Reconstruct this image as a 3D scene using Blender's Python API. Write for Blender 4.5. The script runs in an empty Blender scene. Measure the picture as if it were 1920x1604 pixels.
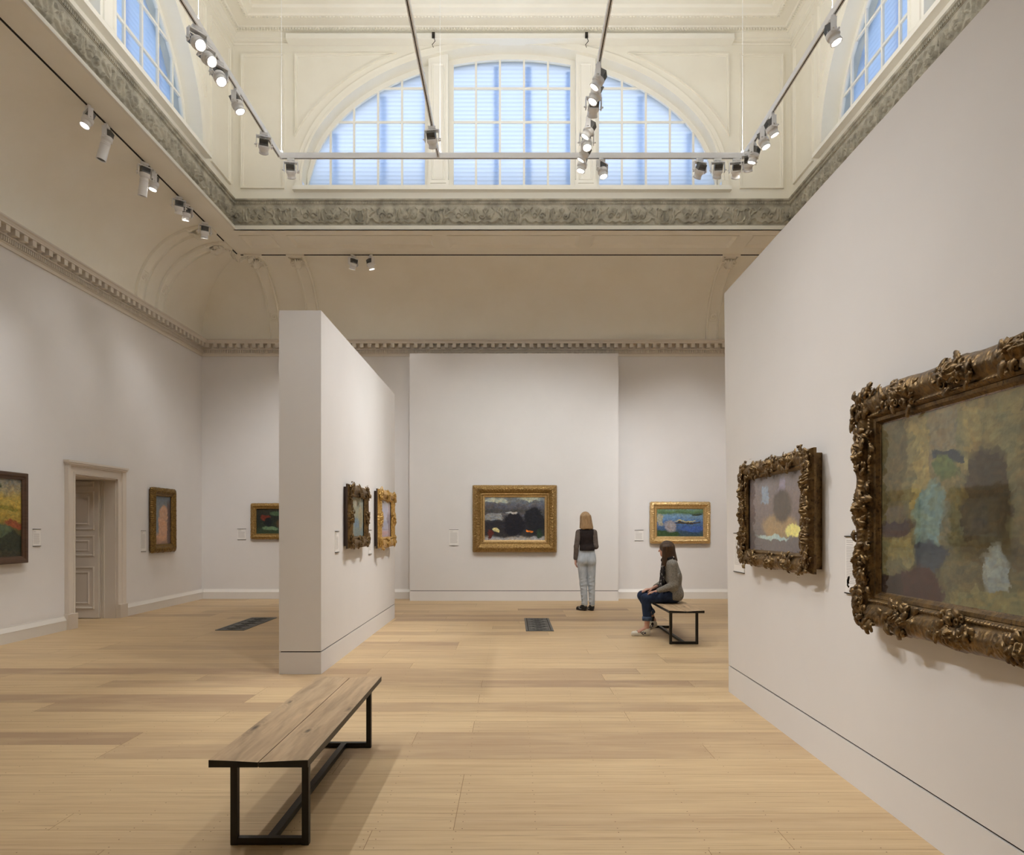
SKY = 3.0
LK = 0.88
UP = 122
import bpy, math, random
import numpy as np
from mathutils import Vector, Matrix
PI = math.pi
R = math.radians
scene = bpy.context.scene
col = scene.collection
random.seed(7)

# ------------------------------------------------------------------ view
scene.view_settings.view_transform = 'Standard'
scene.view_settings.look = 'None'
scene.view_settings.gamma = 1
scene.view_settings.exposure = 0.27
scene.view_settings.use_curve_mapping = False
scene.cycles.use_light_tree = False
scene.cycles.diffuse_bounces = 6
scene.cycles.glossy_bounces = 3
scene.cycles.max_bounces = 8

CAM_H = 1.486
cd = bpy.data.cameras.new('camera')
cam = bpy.data.objects.new('camera', cd)
col.objects.link(cam)
cam.location = (0, 0, CAM_H)
cam.rotation_euler = (PI / 2, 0, 0)
cd.sensor_width = 36
cd.lens = 24
cd.shift_y = (990 - 802) / 1920
cd.clip_start = 0.05
scene.camera = cam

# ------------------------------------------------------------------ colour / materials
def lin(c):
    return tuple(((v / 255) / 12.92 if v / 255 <= 0.04045 else ((v / 255 + 0.055) / 1.055) ** 2.4) for v in c)

def newmat(name):
    m = bpy.data.materials.new(name)
    m.use_nodes = True
    nt = m.node_tree
    return m, nt, nt.nodes['Principled BSDF']

def mixrgb(nt, a, b, fac, mode='MIX'):
    n = nt.nodes.new('ShaderNodeMix')
    n.data_type = 'RGBA'
    n.blend_type = mode
    for i, v in ((0, fac), (6, a), (7, b)):
        if hasattr(v, 'links'):
            nt.links.new(v, n.inputs[i])
        elif i == 0:
            n.inputs[0].default_value = v
        else:
            n.inputs[i].default_value = (*v[:3], 1)
    return n.outputs[2]

def noise(nt, scale, detail=3, rough=0.5, vec=None, stretch=None, coord='Object'):
    if vec is None:
        tc = nt.nodes.new('ShaderNodeTexCoord')
        vec = tc.outputs[coord]
    if stretch:
        mp = nt.nodes.new('ShaderNodeMapping')
        mp.inputs['Scale'].default_value = stretch
        nt.links.new(vec, mp.inputs['Vector'])
        vec = mp.outputs[0]
    n = nt.nodes.new('ShaderNodeTexNoise')
    n.inputs['Scale'].default_value = scale
    n.inputs['Detail'].default_value = detail
    n.inputs['Roughness'].default_value = rough
    nt.links.new(vec, n.inputs['Vector'])
    return n.outputs['Fac']

def ramp(nt, fac, lo, hi):
    n = nt.nodes.new('ShaderNodeMapRange')
    n.inputs['From Min'].default_value = lo
    n.inputs['From Max'].default_value = hi
    nt.links.new(fac, n.inputs['Value'])
    return n.outputs[0]

def mat(name, c, rough=0.6, metal=0.0, c2=None, scale=20, lo=0.35, hi=0.65, bump=0, bscale=None, stretch=None, spec=0.5):
    m, nt, b = newmat(name)
    b.inputs['Base Color'].default_value = (*lin(c), 1)
    b.inputs['Roughness'].default_value = rough
    b.inputs['Metallic'].default_value = metal
    b.inputs['Specular IOR Level'].default_value = spec
    if c2:
        f = ramp(nt, noise(nt, scale, 4, 0.6, stretch=stretch), lo, hi)
        nt.links.new(mixrgb(nt, lin(c), lin(c2), f), b.inputs['Base Color'])
    if bump:
        bn = nt.nodes.new('ShaderNodeBump')
        bn.inputs['Strength'].default_value = bump
        bn.inputs['Distance'].default_value = 0.01
        nt.links.new(noise(nt, bscale or scale, 5, 0.6, stretch=stretch), bn.inputs['Height'])
        nt.links.new(bn.outputs[0], b.inputs['Normal'])
    return m

def emat(name, c, strength):
    m, nt, b = newmat(name)
    b.inputs['Base Color'].default_value = (0.8, 0.8, 0.8, 1)
    b.inputs['Emission Color'].default_value = (*c, 1)
    b.inputs['Emission Strength'].default_value = strength
    return m

M = {}
M['wall'] = mat('gallery_wall_paint', (224, 220, 217), 0.75, c2=(221, 217, 214), scale=1.3, bump=0.02, bscale=180)
M['partition'] = mat('partition_paint', (221, 217, 213), 0.7, c2=(218, 214, 210), scale=1.1, bump=0.02, bscale=180)
M['base'] = mat('baseboard_paint', (224, 219, 212), 0.45)
M['cream'] = mat('cream_plaster', (230, 225, 210), 0.6, c2=(226, 220, 204), scale=1.5)
M['cove'] = mat('cove_plaster', (243, 238, 225), 0.65, c2=(239, 233, 218), scale=1.2)
M['cornice'] = mat('cornice_plaster', (216, 207, 194), 0.6)
M['frieze'] = mat('aged_frieze_stone', (184, 177, 158), 0.75, c2=(150, 144, 128), scale=5, lo=0.4, hi=0.62, bump=0.15, bscale=60)
M['white'] = mat('white_gloss_paint', (232, 228, 216), 0.4)
M['gap'] = mat('shadow_gap', (38, 32, 28), 0.9)
M['door'] = mat('door_paint', (214, 203, 190), 0.5)
M['black'] = mat('black_steel', (34, 31, 26), 0.45, metal=0.3, c2=(42, 38, 30), scale=9)
M['lampwhite'] = mat('powder_coated_white', (240, 240, 240), 0.4)
M['lampgrey'] = mat('heat_sink_grey', (120, 120, 118), 0.45, metal=0.3)
M['lampdark'] = mat('lamp_dark_inner', (40, 42, 44), 0.5)
M['wire'] = mat('suspension_wire', (225, 225, 222), 0.35)
M['lens'] = emat('lit_lamp_lens', (1.0, 0.95, 0.88), 26)
M['added_uplight'] = emat('added_uplight_glow', (0.985, 0.99, 1.0), UP)  # glow of the strips added on the track tops
M['lensoff'] = mat('dark_glass_lens', (55, 68, 74), 0.1)
M['card'] = mat('label_card', (233, 229, 224), 0.6)
M['ink'] = mat('label_print', (186, 181, 177), 0.8)
M['grate'] = mat('cast_iron_grate', (112, 110, 106), 0.5, metal=0.35, c2=(88, 88, 86), scale=30)
M['gratehole'] = mat('grate_opening', (52, 49, 46), 0.8)
M['nail'] = mat('floor_nail', (92, 66, 40), 0.6)
M['seam'] = mat('floor_seam', (120, 92, 62), 0.9)

def gold(name, a, b, c, rough=0.38, sc=22):
    m, nt, p = newmat(name)
    f1 = ramp(nt, noise(nt, sc, 5, 0.65), 0.38, 0.62)
    f2 = ramp(nt, noise(nt, sc * 3.1, 4, 0.6, stretch=(1.3, 1, 0.8)), 0.52, 0.7)
    c1 = mixrgb(nt, lin(a), lin(b), f1)
    c2 = mixrgb(nt, c1, lin(c), f2)
    nt.links.new(c2, p.inputs['Base Color'])
    p.inputs['Metallic'].default_value = 0.65
    p.inputs['Roughness'].default_value = rough
    bn = nt.nodes.new('ShaderNodeBump')
    bn.inputs['Strength'].default_value = 0.35
    bn.inputs['Distance'].default_value = 0.004
    nt.links.new(noise(nt, sc * 5, 4, 0.6), bn.inputs['Height'])
    nt.links.new(bn.outputs[0], p.inputs['Normal'])
    return m
M['gold_dark'] = gold('antique_dark_gilt', (86, 66, 38), (122, 95, 54), (44, 33, 21), 0.36, 18)
M['gold_black'] = gold('worn_bronze_gilt', (92, 70, 42), (128, 102, 62), (60, 44, 26), 0.38, 18)
M['gold_bright'] = gold('bright_gilt', (198, 156, 84), (222, 184, 112), (150, 108, 52), 0.36, 30)
M['gold_mid'] = gold('old_gilt', (146, 116, 66), (178, 146, 90), (84, 60, 34), 0.38, 30)
M['gold_pale'] = gold('pale_gilt', (206, 172, 116), (226, 196, 142), (158, 120, 68), 0.36, 34)
M['gold_olive'] = gold('dark_olive_gilt', (112, 86, 44), (146, 116, 62), (58, 44, 26), 0.4, 30)
M['brown_frame'] = mat('dark_brown_wood', (66, 44, 28), 0.4, c2=(84, 58, 38), scale=6, stretch=(1, 1, 12))
M['side_brown'] = mat('frame_side_brown', (58, 40, 28), 0.6)

def attr_mat(name, rough=0.6, spec=0.3, bump=0.15, bs=160):
    m, nt, b = newmat(name)
    a = nt.nodes.new('ShaderNodeAttribute')
    a.attribute_name = 'Col'
    nt.links.new(a.outputs['Color'], b.inputs['Base Color'])
    b.inputs['Roughness'].default_value = rough
    b.inputs['Specular IOR Level'].default_value = spec
    if bump:
        bn = nt.nodes.new('ShaderNodeBump')
        bn.inputs['Strength'].default_value = bump
        bn.inputs['Distance'].default_value = 0.003
        nt.links.new(noise(nt, bs, 4, 0.6), bn.inputs['Height'])
        nt.links.new(bn.outputs[0], b.inputs['Normal'])
    return m
M['paint'] = attr_mat('oil_paint', 0.5, 0.3, 0.3, 120)
M['oak_top'] = attr_mat('weathered_oak', 0.55, 0.35, 0.12, 200)

def glass_mat(name, ior=0.04, tint=(1, 1, 1)):
    m = bpy.data.materials.new(name)
    m.use_nodes = True
    nt = m.node_tree
    nt.nodes.clear()
    o = nt.nodes.new('ShaderNodeOutputMaterial')
    mx = nt.nodes.new('ShaderNodeMixShader')
    t = nt.nodes.new('ShaderNodeBsdfTransparent')
    t.inputs[0].default_value = (*tint, 1)
    g = nt.nodes.new('ShaderNodeBsdfGlossy')
    g.inputs['Roughness'].default_value = 0.03
    lw = nt.nodes.new('ShaderNodeLayerWeight')
    lw.inputs['Blend'].default_value = 0.5
    pw = nt.nodes.new('ShaderNodeMath'); pw.operation = 'POWER'; pw.inputs[1].default_value = 5
    ma = nt.nodes.new('ShaderNodeMath'); ma.operation = 'MULTIPLY_ADD'; ma.inputs[1].default_value = 0.95; ma.inputs[2].default_value = ior
    nt.links.new(lw.outputs['Facing'], pw.inputs[0]); nt.links.new(pw.outputs[0], ma.inputs[0])
    nt.links.new(ma.outputs[0], mx.inputs[0])
    nt.links.new(t.outputs[0], mx.inputs[1])
    nt.links.new(g.outputs[0], mx.inputs[2])
    nt.links.new(mx.outputs[0], o.inputs[0])
    return m
M['glazing'] = glass_mat('picture_glazing', 0.06)
M['window_glass'] = glass_mat('window_glass', 0.03, (0.95, 0.98, 1.0))

def blind_mat(name, c, c_t):
    m = bpy.data.materials.new(name)
    m.use_nodes = True
    nt = m.node_tree
    nt.nodes.clear()
    o = nt.nodes.new('ShaderNodeOutputMaterial')
    mx = nt.nodes.new('ShaderNodeMixShader')
    mx.inputs[0].default_value = 0.72
    d = nt.nodes.new('ShaderNodeBsdfDiffuse')
    d.inputs[0].default_value = (*lin(c), 1)
    t = nt.nodes.new('ShaderNodeBsdfTranslucent')
    t.inputs[0].default_value = (*lin(c_t), 1)
    nt.links.new(d.outputs[0], mx.inputs[1])
    nt.links.new(t.outputs[0], mx.inputs[2])
    nt.links.new(mx.outputs[0], o.inputs[0])
    return m
M['blind'] = blind_mat('pleated_blind_fabric', (196, 208, 226), (250, 248, 246))
M['blind_edge'] = blind_mat('blind_edge_fabric', (180, 200, 222), (206, 224, 246))

# floor
m, nt, b = newmat('oak_floorboards')
at = nt.nodes.new('ShaderNodeAttribute'); at.attribute_name = 'tone'
tc = nt.nodes.new('ShaderNodeTexCoord')
cmb = nt.nodes.new('ShaderNodeCombineXYZ')
mul = nt.nodes.new('ShaderNodeMath'); mul.operation = 'MULTIPLY'; mul.inputs[1].default_value = 83.0
nt.links.new(at.outputs['Fac'], mul.inputs[0])
nt.links.new(mul.outputs[0], cmb.inputs[0]); nt.links.new(mul.outputs[0], cmb.inputs[2])
add = nt.nodes.new('ShaderNodeVectorMath'); add.operation = 'ADD'
nt.links.new(tc.outputs['Object'], add.inputs[0]); nt.links.new(cmb.outputs[0], add.inputs[1])
g1 = noise(nt, 1.0, 5, 0.6, vec=add.outputs[0], stretch=(0.9, 22, 1))
g2 = noise(nt, 1.0, 3, 0.6, vec=add.outputs[0], stretch=(2.2, 110, 1))
g3 = noise(nt, 1.0, 3, 0.5, vec=add.outputs[0], stretch=(1.3, 5, 1))
base = mixrgb(nt, lin((207, 181, 141)), lin((188, 159, 120)), ramp(nt, g1, 0.3, 0.7))
tone = mixrgb(nt, base, lin((160, 132, 104)), 0.0)
tn = tone.node
rt = ramp(nt, at.outputs['Fac'], 0.45, 1.25)
nt.links.new(rt, tn.inputs[0])
c3 = mixrgb(nt, tone, lin((218, 192, 148)), 0.0)
rr = ramp(nt, g3, 0.5, 0.8)
mm = nt.nodes.new('ShaderNodeMath'); mm.operation = 'MULTIPLY'; mm.inputs[1].default_value = 0.5
nt.links.new(rr, mm.inputs[0]); nt.links.new(mm.outputs[0], c3.node.inputs[0])
c4 = mixrgb(nt, c3, lin((140, 112, 86)), 0.0)
r4 = ramp(nt, g2, 0.56, 0.9)
nt.links.new(r4, c4.node.inputs[0])
nt.links.new(c4, b.inputs['Base Color'])
b.inputs['Roughness'].default_value = 0.5
b.inputs['Specular IOR Level'].default_value = 0.35
M['floor'] = m

# ------------------------------------------------------------------ mesh builder
class MB:
    def __init__(s):
        s.v = []; s.f = []; s.m = []; s.sm = []; s.tone = []
    def add(s, vs, fs, mi=0, smooth=False, tone=None):
        o = len(s.v)
        s.v.extend([tuple(map(float, p)) for p in vs])
        for f in fs:
            s.f.append(tuple(int(i) + o for i in f)); s.m.append(mi); s.sm.append(smooth); s.tone.append(tone or 0)
        return s
    def box(s, x0, x1, y0, y1, z0, z1, mi=0, tone=None):
        vs = [(x, y, z) for z in (z0, z1) for y in (y0, y1) for x in (x0, x1)]
        fs = [(0, 2, 3, 1), (4, 5, 7, 6), (0, 1, 5, 4), (2, 6, 7, 3), (0, 4, 6, 2), (1, 3, 7, 5)]
        return s.add(vs, fs, mi, tone=tone)
    def grid(s, P, mi=0, smooth=True, closed_u=False, closed_v=False):
        P = np.asarray(P, float); n, k = P.shape[:2]
        vs = P.reshape(-1, 3)
        fs = []
        for i in range(n if closed_u else n - 1):
            for j in range(k if closed_v else k - 1):
                a = i * k + j; b_ = i * k + (j + 1) % k
                c = ((i + 1) % n) * k + (j + 1) % k; d = ((i + 1) % n) * k + j
                fs.append((a, b_, c, d))
        return s.add(vs, fs, mi, smooth)
    def tube(s, path, rad, n=8, mi=0, cap=True, smooth=True):
        path = [Vector(p) for p in path]
        if not hasattr(rad, '__len__'): rad = [rad] * len(path)
        rings = []; up = None
        for i, p in enumerate(path):
            t = (path[min(i + 1, len(path) - 1)] - path[max(i - 1, 0)]).normalized()
            if up is None:
                up = Vector((0, 0, 1)) if abs(t.z) < 0.9 else Vector((1, 0, 0))
            a = t.cross(up).normalized(); u2 = a.cross(t).normalized(); up = u2
            rings.append([p + (a * math.cos(2 * PI * k / n) + u2 * math.sin(2 * PI * k / n)) * rad[i] for k in range(n)])
        o = len(s.v)
        s.grid(np.array([[tuple(q) for q in r] for r in rings]), mi, smooth, closed_v=True)
        if cap:
            s.f.append(tuple(o + k for k in range(n))[::-1]); s.m.append(mi); s.sm.append(False); s.tone.append(0)
            e = o + (len(path) - 1) * n
            s.f.append(tuple(e + k for k in range(n))); s.m.append(mi); s.sm.append(False); s.tone.append(0)
        return s
    def lathe(s, prof, n=24, mi=0, org=(0, 0, 0), smooth=True):
        P = [[(org[0] + r * math.cos(2 * PI * k / n), org[1] + r * math.sin(2 * PI * k / n), org[2] + z) for k in range(n)] for r, z in prof]
        return s.grid(np.array(P), mi, smooth, closed_v=True)
    def xform(s, mtx, start=0):
        for i in range(start, len(s.v)):
            s.v[i] = tuple(mtx @ Vector(s.v[i]))
    def build(s, name, mats, parent=None, loc=None, cols=None, bevel=0):
        me = bpy.data.meshes.new(name)
        me.from_pydata(s.v, [], s.f)
        if not isinstance(mats, (list, tuple)): mats = [mats]
        for mm_ in mats: me.materials.append(mm_)
        me.polygons.foreach_set('material_index', s.m)
        me.polygons.foreach_set('use_smooth', s.sm)
        if any(s.tone):
            a = me.attributes.new('tone', 'FLOAT', 'FACE')
            a.data.foreach_set('value', [float(t) for t in s.tone])
        if cols is not None:
            a = me.color_attributes.new('Col', 'FLOAT_COLOR', 'POINT')
            c = np.ones((len(s.v), 4)); c[:, :3] = cols
            a.data.foreach_set('color', c.ravel())
        me.update()
        o = bpy.data.objects.new(name, me)
        col.objects.link(o)
        if parent: o.parent = parent
        if loc: o.location = loc
        if bevel:
            bv = o.modifiers.new('bevel', 'BEVEL'); bv.width = bevel; bv.segments = 2; bv.limit_method = 'ANGLE'
        return o

def tag(o, label=None, cat=None, group=None, kind=None):
    if label: o['label'] = label
    if cat: o['category'] = cat
    if group: o['group'] = group
    if kind: o['kind'] = kind
    return o
def struct(o, label=None):
    o['kind'] = 'structure'
    if label: o['label'] = label
    return o
def empty(name, loc=(0, 0, 0), rz=0):
    o = bpy.data.objects.new(name, None)
    col.objects.link(o); o.location = loc; o.rotation_euler = (0, 0, rz); o.empty_display_size = 0.1
    return o

def sweep(mb, path, prof, fmap, closed=False, mi=0, smooth=False):
    """path: 2D polyline (a,z); prof: [(offset, height)] offset to the left of the path; fmap(a,z,h)->xyz"""
    n = len(path); P = []
    for i, p in enumerate(path):
        if closed:
            p0 = path[i - 1]; p1 = path[(i + 1) % n]
        else:
            p0 = path[max(i - 1, 0)]; p1 = path[min(i + 1, n - 1)]
        def nrm(a, b_):
            dx, dz = b_[0] - a[0], b_[1] - a[1]; l = math.hypot(dx, dz) or 1
            return (-dz / l, dx / l)
        n0 = nrm(p0, p) if p0 != p else nrm(p, p1)
        n1 = nrm(p, p1) if p1 != p else n0
        mx, mz = n0[0] + n1[0], n0[1] + n1[1]; l2 = (mx * mx + mz * mz) / 2 or 1
        k = 1 / max(l2 / 1.0, 0.3)
        mx *= k; mz *= k
        P.append([fmap(p[0] + mx * u, p[1] + mz * u, h) for u, h in prof])
    mb.grid(np.array(P), mi, smooth, closed_u=closed)

def rect_sweep(mb, rect, prof, mi=0, smooth=False, sides=None):
    """rect x0,x1,y0,y1; prof [(inset,z)]"""
    x0, x1, y0, y1 = rect
    cs = lambda d: [(x0 + d, y0 + d), (x1 - d, y0 + d), (x1 - d, y1 - d), (x0 + d, y1 - d)]
    P = [[(*cs(d)[k], z) for k in range(4)] for d, z in prof]
    mb.grid(np.array(P), mi, smooth, closed_v=True)

# value noise in numpy
def vnoise(x, y, seed=0):
    xi = np.floor(x).astype(int); yi = np.floor(y).astype(int)
    fx = x - xi; fy = y - yi
    fx = fx * fx * (3 - 2 * fx); fy = fy * fy * (3 - 2 * fy)
    def h(a, b_):
        v = np.sin(a * 127.1 + b_ * 311.7 + seed * 74.7) * 43758.5453
        return v - np.floor(v)
    return (h(xi, yi) * (1 - fx) + h(xi + 1, yi) * fx) * (1 - fy) + (h(xi, yi + 1) * (1 - fx) + h(xi + 1, yi + 1) * fx) * fy
def fbm(x, y, seed=0, o=4):
    s_ = 0; a = 0.5; t = 0
    for k in range(o):
        s_ = s_ + a * vnoise(x * 2 ** k, y * 2 ** k, seed + k * 3); t += a; a *= 0.5
    return s_ / t
# ------------------------------------------------------------------ world (dusk sky)
w = bpy.data.worlds.new('sky'); scene.world = w; w.use_nodes = True
nt = w.node_tree; bg = nt.nodes['Background']
tc = nt.nodes.new('ShaderNodeTexCoord')
sep = nt.nodes.new('ShaderNodeSeparateXYZ'); nt.links.new(tc.outputs['Generated'], sep.inputs[0])
up = ramp(nt, sep.outputs[2], -0.15, 0.35)
fy = ramp(nt, sep.outputs[1], -0.1, 0.9)
skyc = mixrgb(nt, (0.06, 0.21, 0.52), (0.68, 0.80, 1.04), fy)
wc = mixrgb(nt, (0.05, 0.06, 0.07), skyc, up)
nt.links.new(wc, bg.inputs[0]); bg.inputs[1].default_value = SKY

# ------------------------------------------------------------------ floor
RX, YB, YF = 6.5, 14.3, -1.85
mb = MB(); rng = random.Random(3)
mb.box(-RX - 3.0, RX, YF, YB + .02, -0.08, -0.004, 1)
rows = [3.549]
while rows[-1] < YB: rows.append(rows[-1] + 0.2808)
rows[-1] = YB
lo = [3.549]
for wd in [0.198, 0.202, 0.28, 0.28, 0.2, 0.28, 0.28, 0.28, 0.2, 0.28, 0.28, 0.28, 0.2, 0.28, 0.28, 0.28, 0.2, 0.28, 0.28]:
    if lo[-1] > YF: lo.append(lo[-1] - wd)
lo[-1] = YF
rows = lo[::-1][:-1] + rows
nails = []
J = 0.398
known = {0: []}
for r in range(len(rows) - 1):
    y0, y1 = rows[r], rows[r + 1]
    xs0 = -RX - (3.0 if 10.0 < y0 < 11.4 else 0)
    x = xs0; ks = []
    k = round((-RX) / J) + rng.randint(1, 6)
    while k * J < RX - 0.5:
        ks.append(k); k += rng.randint(5, 11)
    cuts = [xs0] + [k_ * J + 0.12 - 0.01 for k_ in ks] + [RX]
    for a, c in zip(cuts[:-1], cuts[1:]):
        t = 0.05 + 0.9 * rng.random() ** 1.5
        if rng.random() < 0.10: t = 1.1
        g = 0.0011
        mb.add([(a + g, y0 + g, 0), (c - g, y0 + g, 0), (c - g, y1 - g, 0), (a + g, y1 - g, 0)], [(0, 1, 2, 3)], 0, tone=t)
    if y0 < 11.5:
        for k_ in range(-17, 17):
            xn = k_ * J + 0.12
            offs = (-0.03, 0.03) if k_ in ks else (0,)
            if k_ not in ks and rng.random() < 0.12: continue
            for of in offs:
                for fy_ in (0.1, 0.5, 0.9):
                    nx = xn + of + rng.uniform(-.004, .004); ny = y0 + (y1 - y0) * fy_ + rng.uniform(-.006, .006)
                    rr_ = 0.0034
                    if abs(nx) < RX:
                        mb.add([(nx + rr_ * math.cos(PI / 3 * q), ny + rr_ * math.sin(PI / 3 * q), 0.0006) for q in range(6)], [(0, 1, 2, 3, 4, 5)], 2)
fl = mb.build('floor', [M['floor'], M['seam'], M['nail']]); struct(fl, 'pale oak plank floor with rows of small nails')

# ------------------------------------------------------------------ main walls
WT = 0.9
DY0, DY1, DZ = 10.11, 11.21, 2.28
mb = MB()
mb.box(-RX - WT, -RX, YF, DY0, 0, 5.5); mb.box(-RX - WT, -RX, DY1, YB, 0, 5.5); mb.box(-RX - WT, -RX, DY0, DY1, DZ, 5.5)
struct(mb.build('wall_left', M['wall']), 'tall pale grey wall on the left with a panelled doorway')
mb = MB(); mb.box(-RX - WT, RX + .3, YB, YB + .3, 0, 5.5)
struct(mb.build('wall_back', M['wall']), 'pale grey back wall under the coved ceiling')
mb = MB(); mb.box(RX, RX + .3, YF - .3, YB + .3, 0, 5.5)
struct(mb.build('wall_right', M['wall']))
mb = MB(); mb.box(-RX - WT, RX, YF - .3, YF, 0, 5.5)
struct(mb.build('wall_front', M['wall']))
# passage beyond the doorway
mb = MB()
mb.box(-9.6, -9.5, 8.5, 13, 0, 3); mb.box(-9.5, -RX - WT, 8.4, 8.5, 0, 3); mb.box(-9.5, -RX - WT, 13, 13.1, 0, 3); mb.box(-9.6, -RX - WT, 8.4, 13.1, 3, 3.1)
struct(mb.build('wall_passage', M['wall']))
# feature wall
GAPZ = 0.21
mb = MB()
for x0, x1, y0, y1, g0, zt in ((-2.08, 2.165, 13.87, YB - .002, 0.205, 5.03),):
    mb.box(x0, x1, y0, y1, 0, g0 - .006); mb.box(x0 + .012, x1 - .012, y0 + .012, y1, g0 - .006, g0 + .006, 1); mb.box(x0, x1, y0, y1, g0 + .006, zt)
struct(mb.build('wall_feature', [M['wall'], M['gap']]), 'wide projecting panel of wall behind the large central painting')

def partition(name, x0, x1, y0, y1, zt, g, lean=0.0):
    mb = MB()
    mb.box(x0, x1, y0, y1, 0, g - .006)
    mb.box(x0 + .012, x1 - .012, y0 + .012, y1 - .012, g - .006, g + .006, 1)
    s0 = len(mb.v)
    mb.box(x0, x1, y0, y1, g + .006, zt)
    for i in range(s0, len(mb.v)):
        p = mb.v[i]
        if p[2] > 3 and p[1] == y1: mb.v[i] = (p[0], p[1] + lean, p[2])
    return struct(mb.build(name, [M['partition'], M['gap']]))
partition('wall_partition_left', -2.362, -1.935, 6.92, 11.26, 3.69, 0.227)['label'] = 'free-standing white partition wall left of centre, two small gilt frames on its side'
partition('wall_partition_right', 1.964, 2.39, 0.6, 6.19, 3.655, 0.238, 0.13)['label'] = 'tall white partition wall at right carrying two dark carved frames'

# ------------------------------------------------------------------ baseboards (swept profile along wall)
BP = [(0, 0), (.045, 0), (.045, .135), (.048, .138), (.012, .198), (.012, .206), (0, .206)]
def baseboard(name, p0, p1, nx, ny):
    mb = MB()
    P = [[(p[0] + nx * d, p[1] + ny * d, z) for d, z in BP] for p in (p0, p1)]
    mb.grid(np.array(P), 0, False)
    for k, p in enumerate((p0, p1)):
        mb.add([(p[0] + nx * d, p[1] + ny * d, z) for d, z in BP], [tuple(range(len(BP)))])
    return struct(mb.build(name, M['base']))
baseboard('baseboard_left_near', (-RX, YF), (-RX, 9.915), 1, 0)
baseboard('baseboard_left_far', (-RX, 11.405), (-RX, YB), 1, 0)
baseboard('baseboard_back_left', (-RX + .045, YB), (-2.081, YB), 0, -1)
baseboard('baseboard_back_right', (2.166, YB), (RX, YB), 0, -1)

# ------------------------------------------------------------------ cornice
mb = MB()
rect = (-RX, RX, YF, YB)
CP = [(0, 5.075), (.018, 5.075), (.018, 5.12), (.03, 5.13), (.03, 5.20), (.062, 5.205), (.062, 5.225), (.035, 5.226), (.035, 5.312), (.150, 5.312), (.152, 5.33), (.165, 5.355), (.185, 5.37), (.185, 5.39), (.02, 5.43)]
rect_sweep(mb, rect, CP)
def along(d0, d1, z0, z1, step, wd, mb, rc, sides='LBR'):
    x0, x1, y0, y1 = rc
    n = int((x1 - x0) / step)
    for i in range(n + 1):
        x = (x0 + x1) / 2 + (i - n / 2) * step
        if x - wd / 2 < x0 + d0 or x + wd / 2 > x1 - d0: continue
        if 'B' in sides: mb.box(x - wd / 2, x + wd / 2, y1 - d1, y1 - d0, z0, z1)
    n = int((y1 - max(y0, 1)) / step)
    for i in range(n):
        y = y1 - (i + 0.5) * step
        if y + wd / 2 > y1 - d0: continue
        if 'L' in sides: mb.box(x0 + d0, x0 + d1, y - wd / 2, y + wd / 2, z0, z1)
        if 'R' in sides: mb.box(x1 - d1, x1 - d0, y - wd / 2, y + wd / 2, z0, z1)
along(.03, .06, 5.14, 5.198, .038, .019, mb, rect)
along(.035, .140, 5.232, 5.311, .16, .075, mb, rect)
struct(mb.build('trim_1', M['cornice']), 'plaster cornice with blocks and small dentils round the gallery')

# ------------------------------------------------------------------ cove, soffit, lantern
CW, ZS = 1.27, 6.70
mb = MB()
cv = [(CW * (1 - math.cos(t)), 5.43 + (ZS - 5.43) * math.sin(t)) for t in np.linspace(0, PI / 2, 25)]
for k in range(4):      # smooth along the curve, crisp at the mitres
    x0, x1, y0, y1 = rect
    cs = lambda d: [(x0 + d, y0 + d), (x1 - d, y0 + d), (x1 - d, y1 - d), (x0 + d, y1 - d)]
    mb.grid(np.array([[(*cs(d)[k], z), (*cs(d)[(k + 1) % 4], z)] for d, z in cv]), 0, True)
LX, LY0, LY1 = 4.9, 2.15, 12.0
ix, iy0, iy1 = RX - CW, YF + CW, YB - CW
ox, oy0, oy1 = 4.87, LY0 + .03, 11.93
def q(m_, a, b_, c, d, mi=0): m_.add([a, b_, c, d], [(0, 1, 2, 3)], mi)
q(mb, (-ix, iy0, ZS), (-ox, iy0, ZS), (-ox, iy1, ZS), (-ix, iy1, ZS))
q(mb, (ox, iy0, ZS), (ix, iy0, ZS), (ix, iy1, ZS), (ox, iy1, ZS))
q(mb, (-ox, iy0, ZS), (ox, iy0, ZS), (ox, oy0, ZS), (-ox, oy0, ZS))
# panelled strip of soffit at the back
PX = [(-4.84, -4.30), (-3.99, -1.455), (-1.13, 1.19), (1.46, 4.02), (4.32, 4.84)]
py0, py1 = 12.2, 12.67
q(mb, (-ox, oy1, ZS), (ox, oy1, ZS), (ox, py0, ZS), (-ox, py0, ZS))
q(mb, (-ox, py1, ZS), (ox, py1, ZS), (ox, iy1, ZS), (-ox, iy1, ZS))
e = -ox
for a, c in PX:
    q(mb, (e, py0, ZS), (a, py0, ZS), (a, py1, ZS), (e, py1, ZS)); e = c
    dd, h = .035, .03
    q(mb, (a + dd, py0 + dd, ZS + h), (c - dd, py0 + dd, ZS + h), (c - dd, py1 - dd, ZS + h), (a + dd, py1 - dd, ZS + h))
    o_ = [(a, py0), (c, py0), (c, py1), (a, py1)]; i_ = [(a + dd, py0 + dd), (c - dd, py0 + dd), (c - dd, py1 - dd), (a + dd, py1 - dd)]
    for k in range(4):
        q(mb, (*o_[k], ZS), (*o_[(k + 1) % 4], ZS), (*i_[(k + 1) % 4], ZS + h), (*i_[k], ZS + h))
    sweep(mb, [(a - .03, py0 - .03), (c + .03, py0 - .03), (c + .03, py1 + .03), (a - .03, py1 + .03)], [(0, 0), (-.012, .012), (.018, .012), (.03, 0)], lambda x, y, hh: (x, y, ZS - hh), True)
q(mb, (e, py0, ZS), (ox, py0, ZS), (ox, py1, ZS), (e, py1, ZS))
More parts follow.
